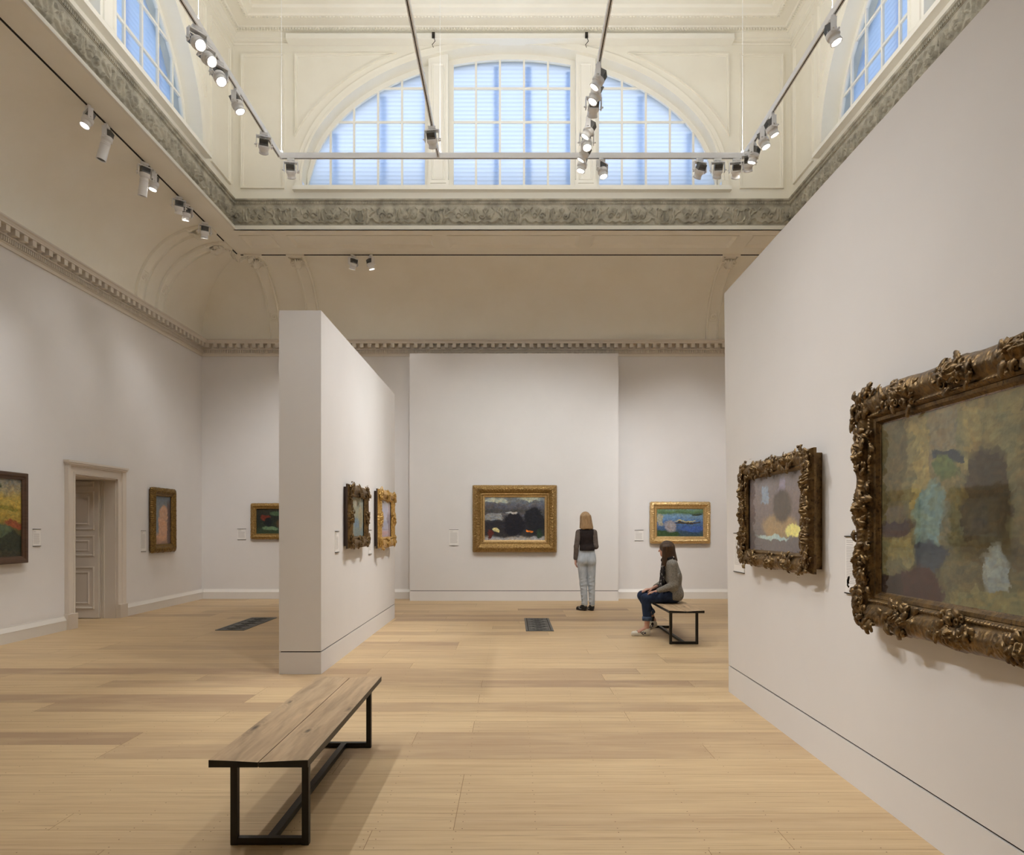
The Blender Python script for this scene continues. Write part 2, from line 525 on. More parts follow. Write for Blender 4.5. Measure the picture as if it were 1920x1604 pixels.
# slight fascia bead at cove top
struct(mb.build('ceiling', M['cove']), 'beige coved ceiling with panelled soffit round the lantern')

# ledge moulding at lantern foot
mb = MB()
rl = (-LX, LX, LY0, LY1)
rect_sweep(mb, rl, [(.03, 6.70), (.07, 6.70), (.075, 6.72), (.05, 6.735), (.05, 6.775), (.03, 6.79), (0, 6.80)])
struct(mb.build('trim_2', M['white']), 'white ledge moulding beneath the carved frieze')
mb = MB()
rect_sweep(mb, rl, [(0, 7.165), (.02, 7.165), (.02, 7.21), (.055, 7.222), (.065, 7.245), (0, 7.25)])
along(.02, .038, 7.172, 7.208, .034, .019, mb, rl)
struct(mb.build('trim_3', M['frieze']), 'dentilled grey moulding on top of the carved frieze')

# carved frieze relief: strokes -> height field, one period
def strokes():
    S = []
    def arc(cx, cz, r, a0, a1, w_, h_, n=10, r1=None):
        pts = []
        for i in range(n + 1):
            t = i / n; a = a0 + (a1 - a0) * t; rr2 = r + ((r1 if r1 is not None else r) - r) * t
            pts.append((cx + rr2 * math.cos(a), cz + rr2 * math.sin(a)))
        S.append((pts, w_, h_))
    def ln(pts, w_, h_): S.append((pts, w_, h_))
    for sx in (-1, 1):      # lyre at 0
        ln([(sx * .015, .06), (sx * .06, .09), (sx * .075, .15), (sx * .05, .20), (sx * .045, .25), (sx * .075, .285), (sx * .09, .27)], .012, .022)
        ln([(sx * .012, .08), (sx * .012, .24)], .005, .014)
        # griffin bodies by the lyre
        ln([(sx * .13, .05), (sx * .16, .12), (sx * .14, .2), (sx * .16, .26), (sx * .13, .29)], .022, .022)
        ln([(sx * .16, .15), (sx * .22, .22), (sx * .27, .24), (sx * .22, .30)], .016, .018)
        ln([(sx * .15, .1), (sx * .24, .12), (sx * .28, .07), (sx * .33, .05)], .018, .02)
        ln([(sx * .17, .08), (sx * .15, .035), (sx * .12, .03)], .012, .018)
        # scrolls
        for c in (.40, .53):
            arc(sx * c, .16, .058, 0.3, 0.3 + sx * 5.2, .011, .022, 16, .018)
            arc(sx * c, .16, .012, 0, 6.3, .012, .024, 8)
        for k in (-1, 0, 1):
            ln([(sx * .465, .2), (sx * (.465 + k * .035), .27 + (.02 if k == 0 else 0))], .011, .02)
        ln([(sx * .64, .10), (sx * .655, .2), (sx * .64, .27)], .014, .018)
        ln([(sx * .30, .06), (sx * .36, .04), (sx * .42, .07), (sx * .48, .04), (sx * .55, .075), (sx * .61, .04), (sx * .67, .06)], .011, .02)
        ln([(sx * .33, .20), (sx * .31, .27), (sx * .35, .31)], .012, .014)
        ln([(sx * .59, .22), (sx * .61, .29)], .012, .016)
    ln([(-.06, .245), (.06, .245)], .009, .02)
    ln([(-.05, .04), (.05, .04)], .016, .022)
    ln([(-.67, .29), (.67, .29)], .0, 0)
    return S
per, nx, nz = 1.34, 150, 40
ax = np.linspace(-per / 2, per / 2, nx + 1); az = np.linspace(0, .365, nz)
A, Z = np.meshgrid(ax, az, indexing='ij'); Hh = np.zeros_like(A)
for pts, w_, h_ in strokes():
    if w_ == 0: continue
    for (x0, z0), (x1, z1) in zip(pts[:-1], pts[1:]):
        dx, dz = x1 - x0, z1 - z0; L2 = dx * dx + dz * dz or 1e-9
        t = np.clip(((A - x0) * dx + (Z - z0) * dz) / L2, 0, 1)
        d = np.hypot(A - x0 - t * dx, Z - z0 - t * dz)
        Hh = np.maximum(Hh, 2.0 * h_ * np.sqrt(np.clip(1 - (d / w_) ** 2, 0, 1)))
Hh = Hh + 0.004 * fbm(A * 30 + 50, Z * 30, 5)
Hh[Z < .012] = .012; Hh[Z > .352] = .008
def frieze_side(name, fmap, half, n_lab):
    mb = MB()
    k = int(math.ceil(half / per - .5))
    for i in range(-k, k + 1):
        Ai = A + i * per
        keep = (Ai[:, 0] >= -half - 1e-6) & (Ai[:, 0] <= half + 1e-6)
        if keep.sum() < 2: continue
        a2, z2, h2 = Ai[keep], Z[keep], Hh[keep]
        P = np.stack(fmap(a2, z2 + 6.80, h2), -1)
        mb.grid(P, 0, True)
    return struct(mb.build(name, M['frieze']), n_lab)
LYC = (LY0 + LY1) / 2; LH = (LY1 - LY0) / 2
frieze_side('trim_4', lambda a, z, h: (a, LY1 - .002 - h, z), LX, 'carved grey frieze of lyres and scrolls on the back side of the lantern')
frieze_side('trim_5', lambda a, z, h: (-LX + .002 + h, LYC - a, z), LH, 'carved grey frieze along the left side of the lantern')
frieze_side('trim_6', lambda a, z, h: (LX - .002 - h, LYC + a, z), LH, 'carved grey frieze along the right side of the lantern')

# backing for frieze
mb = MB(); rect_sweep(mb, rl, [(-.001, 6.70), (-.001, 7.25)]); struct(mb.build('trim_7', M['frieze']))

# lantern walls with lunettes
ZC = 7.58; WA, WB_ = 3.683, 2.39; GA, GB = 3.665, 2.325; WZ0, WZ1 = 7.25, 10.06
def arch(a, A_=WA, B_=WB_): return ZC + B_ * math.sqrt(max(0, 1 - (a / A_) ** 2))
BARS_C = [-.645, -.215, .215, .645]; BARS_S = [1.97, 2.40, 2.83, 3.25]; HB = [8.165, 8.758, 9.362]
def lantern_wall(side, half, fmap, nwin, lab, wlab):
    mb = MB()
    th = np.linspace(PI, 0, 65)
    ap = [(WA * math.cos(t), ZC + WB_ * math.sin(t)) for t in th]
    F = lambda a, z, h=0: fmap(a, z, h)
    for (a0, z0), (a1, z1) in zip(ap[:-1], ap[1:]):
        q(mb, F(a0, z0), F(a1, z1), F(a1, WZ1), F(a0, WZ1))
        q(mb, F(a0, z0), F(a1, z1), F(a1, z1, -.52), F(a0, z0, -.52))     # reveal
    q(mb, F(-half, WZ0), F(-WA, WZ0), F(-WA, WZ1), F(-half, WZ1)); q(mb, F(WA, WZ0), F(half, WZ0), F(half, WZ1), F(WA, WZ1))
    q(mb, F(-WA, WZ0), F(WA, WZ0), F(WA, ZC - .1), F(-WA, ZC - .1))
    q(mb, F(-WA, ZC - .1), F(WA, ZC - .1), F(WA, ZC, -.52), F(-WA, ZC, -.52))
    # mouldings
    bead = [(0, 0), (.004, .036), (.024, .036), (.032, .014), (.05, .014), (.055, 0)]
    for s in (-1, 1):
        x0, x1 = sorted((s * 4.0, s * 4.77))
        sweep(mb, [(x0, 7.44), (x1, 7.44), (x1, 9.82), (x0, 9.82)], bead, F, True)
        t0 = math.acos(2.03 / 3.996); t1 = math.acos(3.814 / 3.996)
        arc = [(s * 3.996 * math.cos(t), ZC + 2.60 * math.sin(t)) for t in np.linspace(t1, t0, 14)]
        pth = [(s * 3.82, 9.82)] + arc
        if s > 0: pth = pth[::-1]
        sweep(mb, pth, bead, F, True)
    to = np.linspace(0, PI, 61)
    sweep(mb, [(WA * math.cos(t), ZC + WB_ * math.sin(t)) for t in to], [(0, 0), (0, .03), (-.04, .035), (-.05, .02), (-.09, .025), (-.12, .03), (-.13, 0)], F, False)
    for s in (-1, 1):
        sweep(mb, [(s * WA, ZC - .12), (s * WA, ZC)], [(0, 0), (0, .03), (-.13 * s, .03), (-.13 * s, 0)], F, False)
    sweep(mb, [(-half, 9.97), (half, 9.97)], [(0, 0), (.0, .012), (.03, .02), (.05, .0)], F, False)
    o = struct(mb.build('wall_lantern_' + side, M['cream']), lab)
    # window
    W = struct(empty('window_%d' % nwin, fmap(0, ZC, 0)), wlab)
    ox_, oy_, oz_ = fmap(0, ZC, 0)
    G = lambda a, z, h=0: tuple(np.array(fmap(a, z, h)) - np.array((ox_, oy_, oz_)))
    def bar(m_, a0, a1, z0, z1, h0, h1):
        vs = [G(a, z, h) for h in (h0, h1) for z in (z0, z1) for a in (a0, a1)]
        m_.add(vs, [(0, 2, 3, 1), (4, 5, 7, 6), (0, 1, 5, 4), (2, 6, 7, 3), (0, 4, 6, 2), (1, 3, 7, 5)])
    m_ = MB()       # sill
    bar(m_, -3.83, 3.83, 7.385, 7.45, 0, .11); bar(m_, -3.80, 3.80, 7.45, 7.48, 0, .07)
    m_.build('window_sill', M['white'], W)
    for s in (-1, 1):   # pier
        m_ = MB(); a0, a1 = sorted((s * 1.13, s * 1.475))
        n = 6
        for i in range(n):
            u0 = a0 + (a1 - a0) * i / n; u1 = a0 + (a1 - a0) * (i + 1) / n
            vs = [G(u, z, h) for h in (-.39, -.05) for (u, z) in ((u0, 7.5), (u1, 7.5), (u1, arch(u1) + .01), (u0, arch(u0) + .01))]
            m_.add(vs, [(0, 3, 2, 1), (4, 5, 6, 7), (0, 1, 5, 4), (2, 3, 7, 6), (0, 4, 7, 3), (1, 2, 6, 5)])
        zt = arch(a1 if s > 0 else a0) - .1
        sweep(m_, [(a0 + .07, 7.64), (a1 - .07, 7.64), (a1 - .07, zt), (a0 + .07, zt)], [(-.02, -.051), (-.012, -.03), (.006, -.03), (.02, -.051)], G, True)
        sweep(m_, [(a0, 7.52), (a1, 7.52), (a1, 7.60), (a0, 7.60)], [(-.02, -.051), (-.02, -.03), (.035, -.03), (.035, -.051)], G, True)
        m_.build('window_pier', M['white'], W)
    secs = [(-3.665, -1.465, [-b_ for b_ in BARS_S]), (-1.14, 1.14, BARS_C), (1.465, 3.665, BARS_S)]
    for a0, a1, bars in secs:
        m_ = MB(); hb0, hb1 = -.27, -.22
        # curved head
        aa = np.linspace(a0, a1, 25); fr = .075
        for u0, u1 in zip(aa[:-1], aa[1:]):
            zt0, zt1 = arch(u0, GA + .02, GB + .065), arch(u1, GA + .02, GB + .065)
            zb0, zb1 = max(ZC, arch(u0, GA - .06, GB - .03)) if abs(u0) < GA - .06 else ZC, max(ZC, arch(u1, GA - .06, GB - .03)) if abs(u1) < GA - .06 else ZC
            vs = [G(*p, h) for h in (hb0, hb1) for p in ((u0, zb0), (u1, zb1), (u1, zt1), (u0, zt0))]
            m_.add(vs, [(0, 3, 2, 1), (4, 5, 6, 7), (0, 1, 5, 4), (2, 3, 7, 6), (0, 4, 7, 3), (1, 2, 6, 5)])
        for aE in (a0, a1):
            if abs(aE) < 2:
                s2 = 1 if aE == a0 else -1
                bar(m_, min(aE, aE + s2 * .095), max(aE, aE + s2 * .095), ZC - .02, arch(aE, GA, GB + .05), hb0 + .002, hb1 - .002)
        bar(m_, a0, a1, ZC - .06, ZC + .03, hb0 + .004, hb1 - .004)
        m_.build('window_frame', M['white'], W)
        m_ = MB()
        for b_ in bars:
            t_ = .018
            bar(m_, b_ - t_, b_ + t_, ZC, arch(b_, GA, GB), -.262, -.228)
        for z in HB:
            e_ = GA * math.sqrt(max(0, 1 - ((z - ZC) / GB) ** 2))
            u0, u1 = max(a0, -e_), min(a1, e_)
            if u1 > u0: bar(m_, u0, u1, z - .018, z + .018, -.261, -.229)
        m_.build('glazing_bars', M['white'], W)
        m_ = MB()
        P = [[G(u, z, -.245) for z in (ZC, arch(u, GA, GB))] for u in aa]
        m_.grid(np.array(P), 0, False)
        m_.build('window_pane', M['window_glass'], W)
        # pleated blind
        m_ = MB(); zz = np.arange(ZC - .02, 10.35, .075)
        zz = sorted(list(zz) + [z + .0375 for z in zz])
        segs = []
        ab = np.linspace(a0 - (.55 if a0 < -2 else .22), a1 + (.55 if a1 > 2 else .22), 33)
        for u0, u1 in zip(ab[:-1], ab[1:]):
            zmax = max(arch(u0, GA + .6, GB + .25), arch(u1, GA + .6, GB + .25))
            cols_ = [z for z in zz if z <= zmax + .04]
            for i in range(len(cols_) - 1):
                hb_ = -.40 if a0 < -1.2 or a0 > 1 else -.425; h0 = hb_ - (.005 if i % 2 else 0); h1 = hb_ - (.005 if (i + 1) % 2 else 0)
                vs = [G(u0, cols_[i], h0), G(u1, cols_[i], h0), G(u1, cols_[i + 1], h1), G(u0, cols_[i + 1], h1)]
                m_.add(vs, [(0, 1, 2, 3)])
        m_.build('pleated_blind', M['blind'], W)
        m_ = MB()
        for e0, e1 in ((-3.26, -3.16), (-2.39, -2.28), (-1.62, -1.56), (-.33, -.24), (.24, .35), (.98, 1.06), (2.28, 2.39), (3.16, 3.26)):
            if e0 >= a0 - .01 and e1 <= a1 + .01:
                bar(m_, e0, e1, ZC - .02, arch(max(abs(e0), abs(e1)), GA + .03, GB), -.46, -.455)
        m_.build('blind_edge_strip', M['blind_edge'], W)
lantern_wall('back', LX, lambda a, z, h: (a, LY1 - h, z), 1, 'cream panelled lantern wall at the back above the frieze', 'large half-round window at the back with white bars and pale blinds')
lantern_wall('left', LH, lambda a, z, h: (-LX + h, LYC + a, z), 2, 'cream panelled lantern wall on the left', 'half-round window on the left side of the lantern')
lantern_wall('right', LH, lambda a, z, h: (LX - h, LYC - a, z), 3, 'cream panelled lantern wall on the right', 'half-round window on the right side of the lantern')
lantern_wall('front', LX, lambda a, z, h: (-a, LY0 + h, z), 4, 'cream lantern wall above the camera', 'half-round window above and behind the camera')
# lantern cornice + ceiling
mb = MB()
rect_sweep(mb, rl, [(0, 10.05), (.02, 10.06), (.03, 10.09), (.085, 10.125), (.085, 10.14), (.12, 10.145), (.12, 10.175), (.15, 10.18), (.17, 10.195), (.36, 10.20), (.37, 10.185), (.41, 10.19), (.42, 10.22), (.52, 10.24), (.54, 10.28), (.70, 10.28), (.71, 10.27), (.74, 10.27), (.75, 10.285)])
along(.12, .15, 10.14, 10.175, .05, .028, mb, rl)
along(.36, .39, 10.17, 10.19, .06, .03, mb, rl)
struct(mb.build('trim_8', M['cream']), 'cream moulded cornice at the top of the lantern')
mb = MB(); mb.box(-LX, LX, LY0, LY1, 10.285, 10.4)
rr0, rr1 = 3.2, 3.5
mb.grid(np.array([[((rr_) * math.cos(t), LYC + rr_ * 1.15 * math.sin(t), 10.285 - h) for rr_, h in ((3.2, 0), (3.21, .02), (3.25, .02), (3.26, 0))] for t in np.linspace(0, 2 * PI, 64)]), 0, False)
struct(mb.build('ceiling_lantern', M['cream']), 'flat cream ceiling of the lantern')

# unseen parapet added outside to darken the bottom row of the windows
mb = MB()
for x0, x1, y0, y1 in ((-LX - 2, LX + 2, LY1 + 1.1, LY1 + 1.3), (-LX - 1.3, -LX - 1.1, LY0 - 1, LY1 + 1), (LX + 1.1, LX + 1.3, LY0 - 1, LY1 + 1)):
    mb.box(x0, x1, y0, y1, 7.0, 8.15)
struct(mb.build('wall_parapet_added', M['frieze']))
# blind headrail across the back
hr = tag(empty('curtain_rail', (0, 11.86, 10.0)), 'long white boxed rail fixed across the back wall above the half-round window', 'rail')
mb = MB(); mb.box(-3.92, 3.86, -.03, .138, -.035, .06); mb.box(-3.92, 3.86, -.04, -.03, -.035, -.02); mb.build('rail_box', M['white'], hr)
for x in (-1.36, 1.29):
    mb = MB(); mb.box(x - .025, x + .025, -.06, -.041, -.04, .06); mb.box(x - .012, x + .012, -.07, -.061, -.01, .03); mb.tube([(x + .01, -.06, -.04), (x + .03, -.06, -.1), (x - .02, -.06, -.16), (x, -.05, -.2)], .006, 6); mb.build('bracket', M['black'], hr)

# cove ribs with consoles and roundels
def cove_pt(d_side, along_, tt, lift):
    d = CW * (1 - math.cos(tt)); z = 5.43 + (ZS - 5.43) * math.sin(tt)
    nd, nz_ = math.cos(tt), -math.sin(tt)
    d += nd * lift; z += nz_ * lift
    if d_side == 'L': return (-RX + d, along_, z)
    if d_side == 'R': return (RX - d, along_, z)
    return (along_, YB - d, z)
def leafmesh(mb, fmap, bx, bz, ang, ln_, wd, lift, base=0.0, curl=1.0, n=7, mi=0):
    P = []
    for i in range(n):
        t = i / (n - 1)
        cx = bx + math.cos(ang + curl * t * .6) * ln_ * t; cz = bz + math.sin(ang + curl * t * .6) * ln_ * t
        w_ = wd * (math.sin(PI * (.12 + .8 * t)) ** .8) * (1 + .22 * (1 if i % 2 else -1))
        hh = base + lift * math.sin(PI * (.15 + .75 * t))
        nx_, nz_ = -math.sin(ang + curl * t * .6), math.cos(ang + curl * t * .6)
        P.append([fmap(cx + nx_ * w_ * s_, cz + nz_ * w_ * s_, hh + lift * .35 * (c_)) for s_, c_ in ((-1, -1.4), (-.6, .1), (0, -.25), (.6, .1), (1, -1.4))])
    mb.grid(np.array(P), mi, True)
def scroll(mb, fmap, cx, cz, r, th, turns=1.3, a0=0, sgn=1, h=.01, mi=0):
    pts = []; rad = []
    n = 18
    for i in range(n):
        t = i / (n - 1); a = a0 + sgn * turns * 2 * PI * t; rr_ = r * (1 - .8 * t)
        pts.append(fmap(cx + rr_ * math.cos(a), cz + rr_ * math.sin(a), h + th * .6 * t)); rad.append(th * (1 - .45 * t))
    mb.tube(pts, rad, 6, mi)
def rib(side, c, wd, idx):
    mb = MB(); ts = np.linspace(.0, PI / 2 - .02, 22)
    prof = [(-.5, 0), (-.5, .05), (-.40, .058), (-.37, .03), (-.30, .018), (.30, .018), (.37, .03), (.40, .058), (.5, .05), (.5, 0)]
    mb.grid(np.array([[cove_pt(side, c + u * wd, t, h) for u, h in prof] for t in ts]), 0, False)
    # roundel
    tq = .36; F = lambda a, z, h: cove_pt(side, c + a, tq + z / 1.27, .018 + h)
    sweep(mb, [(-.085, -.1), (.085, -.1), (.085, .1), (-.085, .1)], [(0, 0), (.0, .014), (.014, .014), (.02, 0)], F, True)
    ring = [(.06 * math.cos(t), .06 * math.sin(t)) for t in np.linspace(0, 2 * PI, 17)[:-1]]
    sweep(mb, ring, [(0, 0), (.006, .02), (.018, .02), (.024, 0)], F, True, smooth=True)
    ring = [(.022 * math.cos(t), .022 * math.sin(t)) for t in np.linspace(0, 2 * PI, 13)[:-1]]
    sweep(mb, ring, [(0, 0), (.008, .02), (.018, .024)], F, True, smooth=True)
    # console at the top
    G = lambda a, z, h: cove_pt(side, c + a, 1.30 + z / 1.27, .02 + h)
    for s in (-1, 1):
        scroll(mb, G, s * .10, .17, .065, .022, 1.3, PI / 2, s, .06)
        leafmesh(mb, G, s * .02, .12, PI / 2 + s * 1.0, .15, .045, .09, .04, -s)
        leafmesh(mb, G, s * .06, .02, -PI / 2 + s * .5, .12, .035, .03, .01, s)
    leafmesh(mb, G, 0, .02, PI / 2, .24, .065, .12, .04, 0)
    leafmesh(mb, G, 0, .08, -PI / 2, .14, .04, .04, .01, 0)
    P = G(0, .24, .0)
    if side == 'B': mb.box(P[0] - .17, P[0] + .17, iy1 - .02, iy1 + .11, ZS - .035, ZS - .001)
    else:
        s = 1 if side == 'L' else -1; x_ = -ix * s
        mb.box(min(x_ - s * .11, x_ + s * .02), max(x_ - s * .11, x_ + s * .02), c - .17, c + .17, ZS - .035, ZS - .001)
    struct(mb.build('trim_%d' % idx, M['cove']), None)
k = 9
for side, c, wd in (('L', 11.88, .27), ('L', 12.56, .27), ('B', -4.95, .24), ('B', -4.14, .28), ('B', 4.19, .28), ('B', 4.95, .24), ('R', 12.56, .27), ('R', 11.88, .27)):
    rib(side, c, wd, k); k += 1
# corner console
mb = MB()
for s in (0, 1):
    F = (lambda a, z, h: (-ix + .02 - h * .3, iy1 - a - .05, ZS - .03 - z - 0)) if s else (lambda a, z, h: (-ix + a + .05, iy1 + .02 - h * .3 - 0.04, ZS - .03 - z))
    for i in range(4):
        leafmesh(mb, F, .05 + i * .06, .02, PI / 2 + .5 * math.sin(i * 2.1), .12, .035, .12, .02, .6)
        scroll(mb, F, .06 + i * .07, .05, .035, .012, 1.2, i, 1, .12)
struct(mb.build('trim_%d' % k, M['cove'])); k += 1

# recessed track line at the cove top
for nm, bx in (('recessed_track', (-ix - .012, -ix + .006, 1.0, iy1 - .05, ZS - .012, ZS + .0)), ('recessed_track', (-ix + .05, ix - .05, iy1 - .006, iy1 + .012, ZS - .012, ZS))):
    mb = MB(); mb.box(*bx); o = mb.build(nm, M['gap'])
    tag(o, 'thin dark lighting track along the left edge of the soffit' if bx[1] < 0 else 'thin dark lighting track along the back edge of the soffit', 'track')

# ------------------------------------------------------------------ doorway
D = struct(empty('door_1', (-RX, (DY0 + DY1) / 2, 0)), 'open doorway in the left wall with pale moulded casing')
HW = (DY1 - DY0) / 2; CWD = .195
mb = MB()
F = lambda a, z, h: (h, a, z)
path = [(HW, .0), (HW, DZ), (-HW, DZ), (-HW, .0)]
sweep(mb, path, [(0, -.001), (0, .035), (-.03, .035), (-.035, .025), (-.11, .028), (-.115, .045), (-.17, .05), (-CWD, .058), (-CWD, -.001)], F, False)
mb.box(.0, .085, -HW - CWD - .03, HW + CWD + .03, DZ + CWD - .03, DZ + CWD + .0)
mb.box(.0, .07, -HW - CWD - .015, HW + CWD + .015, DZ + CWD - .06, DZ + CWD - .03)
mb.build('door_casing', M['door'], D)
for s in (-1, 1):
    mb = MB(); a0, a1 = sorted((s * (HW - .002), s * (HW + CWD + .02))); mb.box(0, .075, a0, a1, 0, .225); mb.build('plinth_block', M['door'], D, bevel=.004)
# reveal lining with stop
mb = MB()
for a, b_ in ((-HW, -HW + .02), (HW - .02, HW)):
    mb.box(-WT, -.001, a, b_, 0, DZ)
mb.box(-WT, -.001, -HW + .02, HW - .02, DZ - .02, DZ)
for xq in (-.19, -.215, -.235):
    mb.box(xq, xq + .012, HW - .032, HW - .02, 0, DZ - .02)
mb.build('door_jamb', M['door'], D)
# panelled leaf standing open against the far jamb
mb = MB(); lx0, lx1 = -1.02, -.25; ly = HW - .065
mb.box(lx0, lx1, ly, ly + .043, .012, DZ - .03)
L_ = lambda x, z, h: (x, ly - h, z)
def doorpanel(z0, z1):
    x0, x1 = lx0 + .12, lx1 - .07
    sweep(mb, [(x0 - .0, z0), (x1 + 0, z0), (x1, z1), (x0, z1)], [(0, 0), (.003, .014), (.022, .014), (.034, .0)], L_, True)
    sweep(mb, [(x0 + .10, z0 + .10), (x1 - .10, z0 + .10), (x1 - .10, z1 - .10), (x0 + .10, z1 - .10)], [(-.02, 0), (-.012, .012), (.0, .012), (.012, .006)], L_, True)
for z0, z1 in ((.16, .85), (1.02, 1.36), (1.45, 2.08), (2.14, 2.24)):
    if z1 - z0 > .25: doorpanel(z0, z1)
    else: sweep(mb, [(lx0 + .12, z0), (lx1 - .07, z0), (lx1 - .07, z1), (lx0 + .12, z1)], [(0, 0), (.003, .014), (.022, .014), (.034, .0)], L_, True)
mb.build('door_leaf', M['door'], D)

# lamp added out of view in the passage to light the door leaf
T = tag(empty('added_ceiling_light', (-8.3, 10.2, 3.0)), 'round ceiling light added out of view in the passage to light the doorway', 'light')
mb = MB(); mb.lathe([(0, 0), (.15, 0), (.15, -.04), (.13, -.05)], 24); mb.build('housing', M['lampwhite'], T)
mb = MB(); mb.lathe([(0, -.046), (.13, -.046)], 24); mb.build('diffuser', emat('added_passage_lamp', (1, .95, .88), 30), T)
# ------------------------------------------------------------------ floor grates
def grate(x0, x1, y0, y1, lab):
    T = tag(empty('floor_grate', ((x0 + x1) / 2, (y0 + y1) / 2, 0)), lab, 'grate', 'iron floor grates')
    w2, l2 = (x1 - x0) / 2, (y1 - y0) / 2
    mb = MB(); mb.box(-w2, w2, -l2, l2, .0008, .004)
    mb.build('plate', M['gratehole'], T)
    mb = MB()
    for a in (-w2, w2 - .03): mb.box(a, a + .03, -l2, l2, .004, .008)
    for a in (-l2, l2 - .03): mb.box(-w2 + .03, w2 - .03, a, a + .03, .004, .008)
    for a in (-w2 + .045, w2 - .055): mb.box(a, a + .01, -l2 + .03, l2 - .03, .004, .008)
    mb.build('rim', M['grate'], T)
    mb = MB(); n = 5; pitch = (2 * l2 - .1) / n
    for i in range(n):
        cy = -l2 + .05 + pitch * (i + .5)
        for (ra, rb) in ((.115, .075), (.06, .04)):
            pts = [(ra * math.cos(t), cy + rb * math.sin(t), .006) for t in np.linspace(0, 2 * PI, 25)]
            mb.tube(pts, .006, 5, cap=False)
        for t in np.linspace(0, 2 * PI, 9)[:-1]:
            mb.tube([(.06 * math.cos(t), cy + .04 * math.sin(t), .006), (.115 * math.cos(t), cy + .075 * math.sin(t), .006)], .004, 5)
        for s in (-1, 1):
            for sy in (-1, 1):
                mb.add([(s * .12, cy + sy * .03, .006), (s * .155, cy + sy * .03, .006), (s * .155, cy + sy * pitch * .5, .006), (s * .03, cy + sy * pitch * .5, .006), (s * .06, cy + sy * .09, .006)], [(0, 1, 2, 3, 4)])
    for k_ in range(36):
        yy = -l2 + .04 + (2 * l2 - .08) * k_ / 35
        for s in (-1, 1): mb.box(min(s * .125, s * .15), max(s * .125, s * .15), yy - .006, yy + .006, .0045, .0068)
    mb.build('lattice', M['grate'], T)
grate(.20, .60, 9.78, 11.17, 'cast iron floor grate in the middle of the floor, before the large central painting')
grate(-4.29, -3.87, 9.86, 11.25, 'cast iron floor grate at left, between the doorway and the left partition')
# ------------------------------------------------------------------ pictures
def canvas_cols(wd, ht, base, blobs, seed, nx=150, nz=110, brush=0.10, streak=(26, 9), gain=1.0, dab=(24, 44)):
    x = np.linspace(0, 1, nx); z = np.linspace(0, 1, nz)
    X, Z = np.meshgrid(x, z, indexing='ij')
    asp = wd / ht
    wx = (fbm(X * 5 * asp, Z * 5, seed) - .5) * .11 + (fbm(X * 17 * asp, Z * 17, seed + 5) - .5) * .035
    wz = (fbm(X * 5 * asp + 9, Z * 5 + 4, seed + 1) - .5) * .11 + (fbm(X * 17 * asp + 3, Z * 17, seed + 6) - .5) * .035
    U, V = X + wx, Z + wz
    # brush dabs: cells elongated along a slowly turning direction
    ang = 1.2 * (fbm(X * 3, Z * 3, seed + 40) - .5) * 3
    su, sv = dab[0] * asp, dab[1]
    p = U * su + fbm(X * 30, Z * 30, seed + 41) * .9; r_ = V * sv + fbm(X * 26, Z * 26, seed + 42) * .9 + ang
    r0 = np.floor(r_); off = np.sin(r0 * 12.9898 + seed) * 43758.5; off = off - np.floor(off)
    p0 = np.floor(p + off)
    hsh = np.sin(p0 * 127.1 + r0 * 311.7 + seed) * 43758.5453; hsh = hsh - np.floor(hsh)
    h2 = np.sin(p0 * 269.5 + r0 * 183.3 + seed) * 43758.5453; h2 = h2 - np.floor(h2)
    U = U * .35 + .65 * (p0 - off + .5 - .45) / su; V = V * .35 + .65 * (r0 + .5 - .45 - ang) / sv
    C = np.zeros((nx, nz, 3))
    zs = [b_[0] for b_ in base]
    for c in range(3):
        C[..., c] = np.interp(V, zs, [lin(b_[1])[c] for b_ in base])
    for (cx, cz, rx, rz, co, soft, kind) in blobs:
        if kind == 'e': d = np.hypot((U - cx) / rx, (V - cz) / rz) - 1
        else: d = np.maximum(abs(U - cx) / rx, abs(V - cz) / rz) - 1
        k = np.clip(.5 - d / max(soft * .35, .02), 0, 1)[..., None]
        C = C * (1 - k) + np.array(lin(co)) * k
    s1 = fbm(X * streak[0] * asp, Z * streak[1] * 2.4, seed + 11, 3) - .5
    s2 = fbm(X * 46 * asp + 5 * fbm(X * 8, Z * 8, seed + 3), Z * 70, seed + 12, 4) - .5
    C = C * (1 + brush * 5.5 * s1[..., None] + brush * 6 * s2[..., None])
    C = C * (1 + brush * (3.2 * (hsh - .5))[..., None] + brush * 2.2 * (h2 - .5)[..., None] * np.array([1, .2, -1]))
    tint = (fbm(X * 9 * asp, Z * 9, seed + 20) - .5)[..., None] * np.array([.5, .12, -.5]) * brush * 5
    C = np.clip(C * (1 + tint), 0.003, 1)
    return x, z, np.clip(C * gain, 0.003, 1)

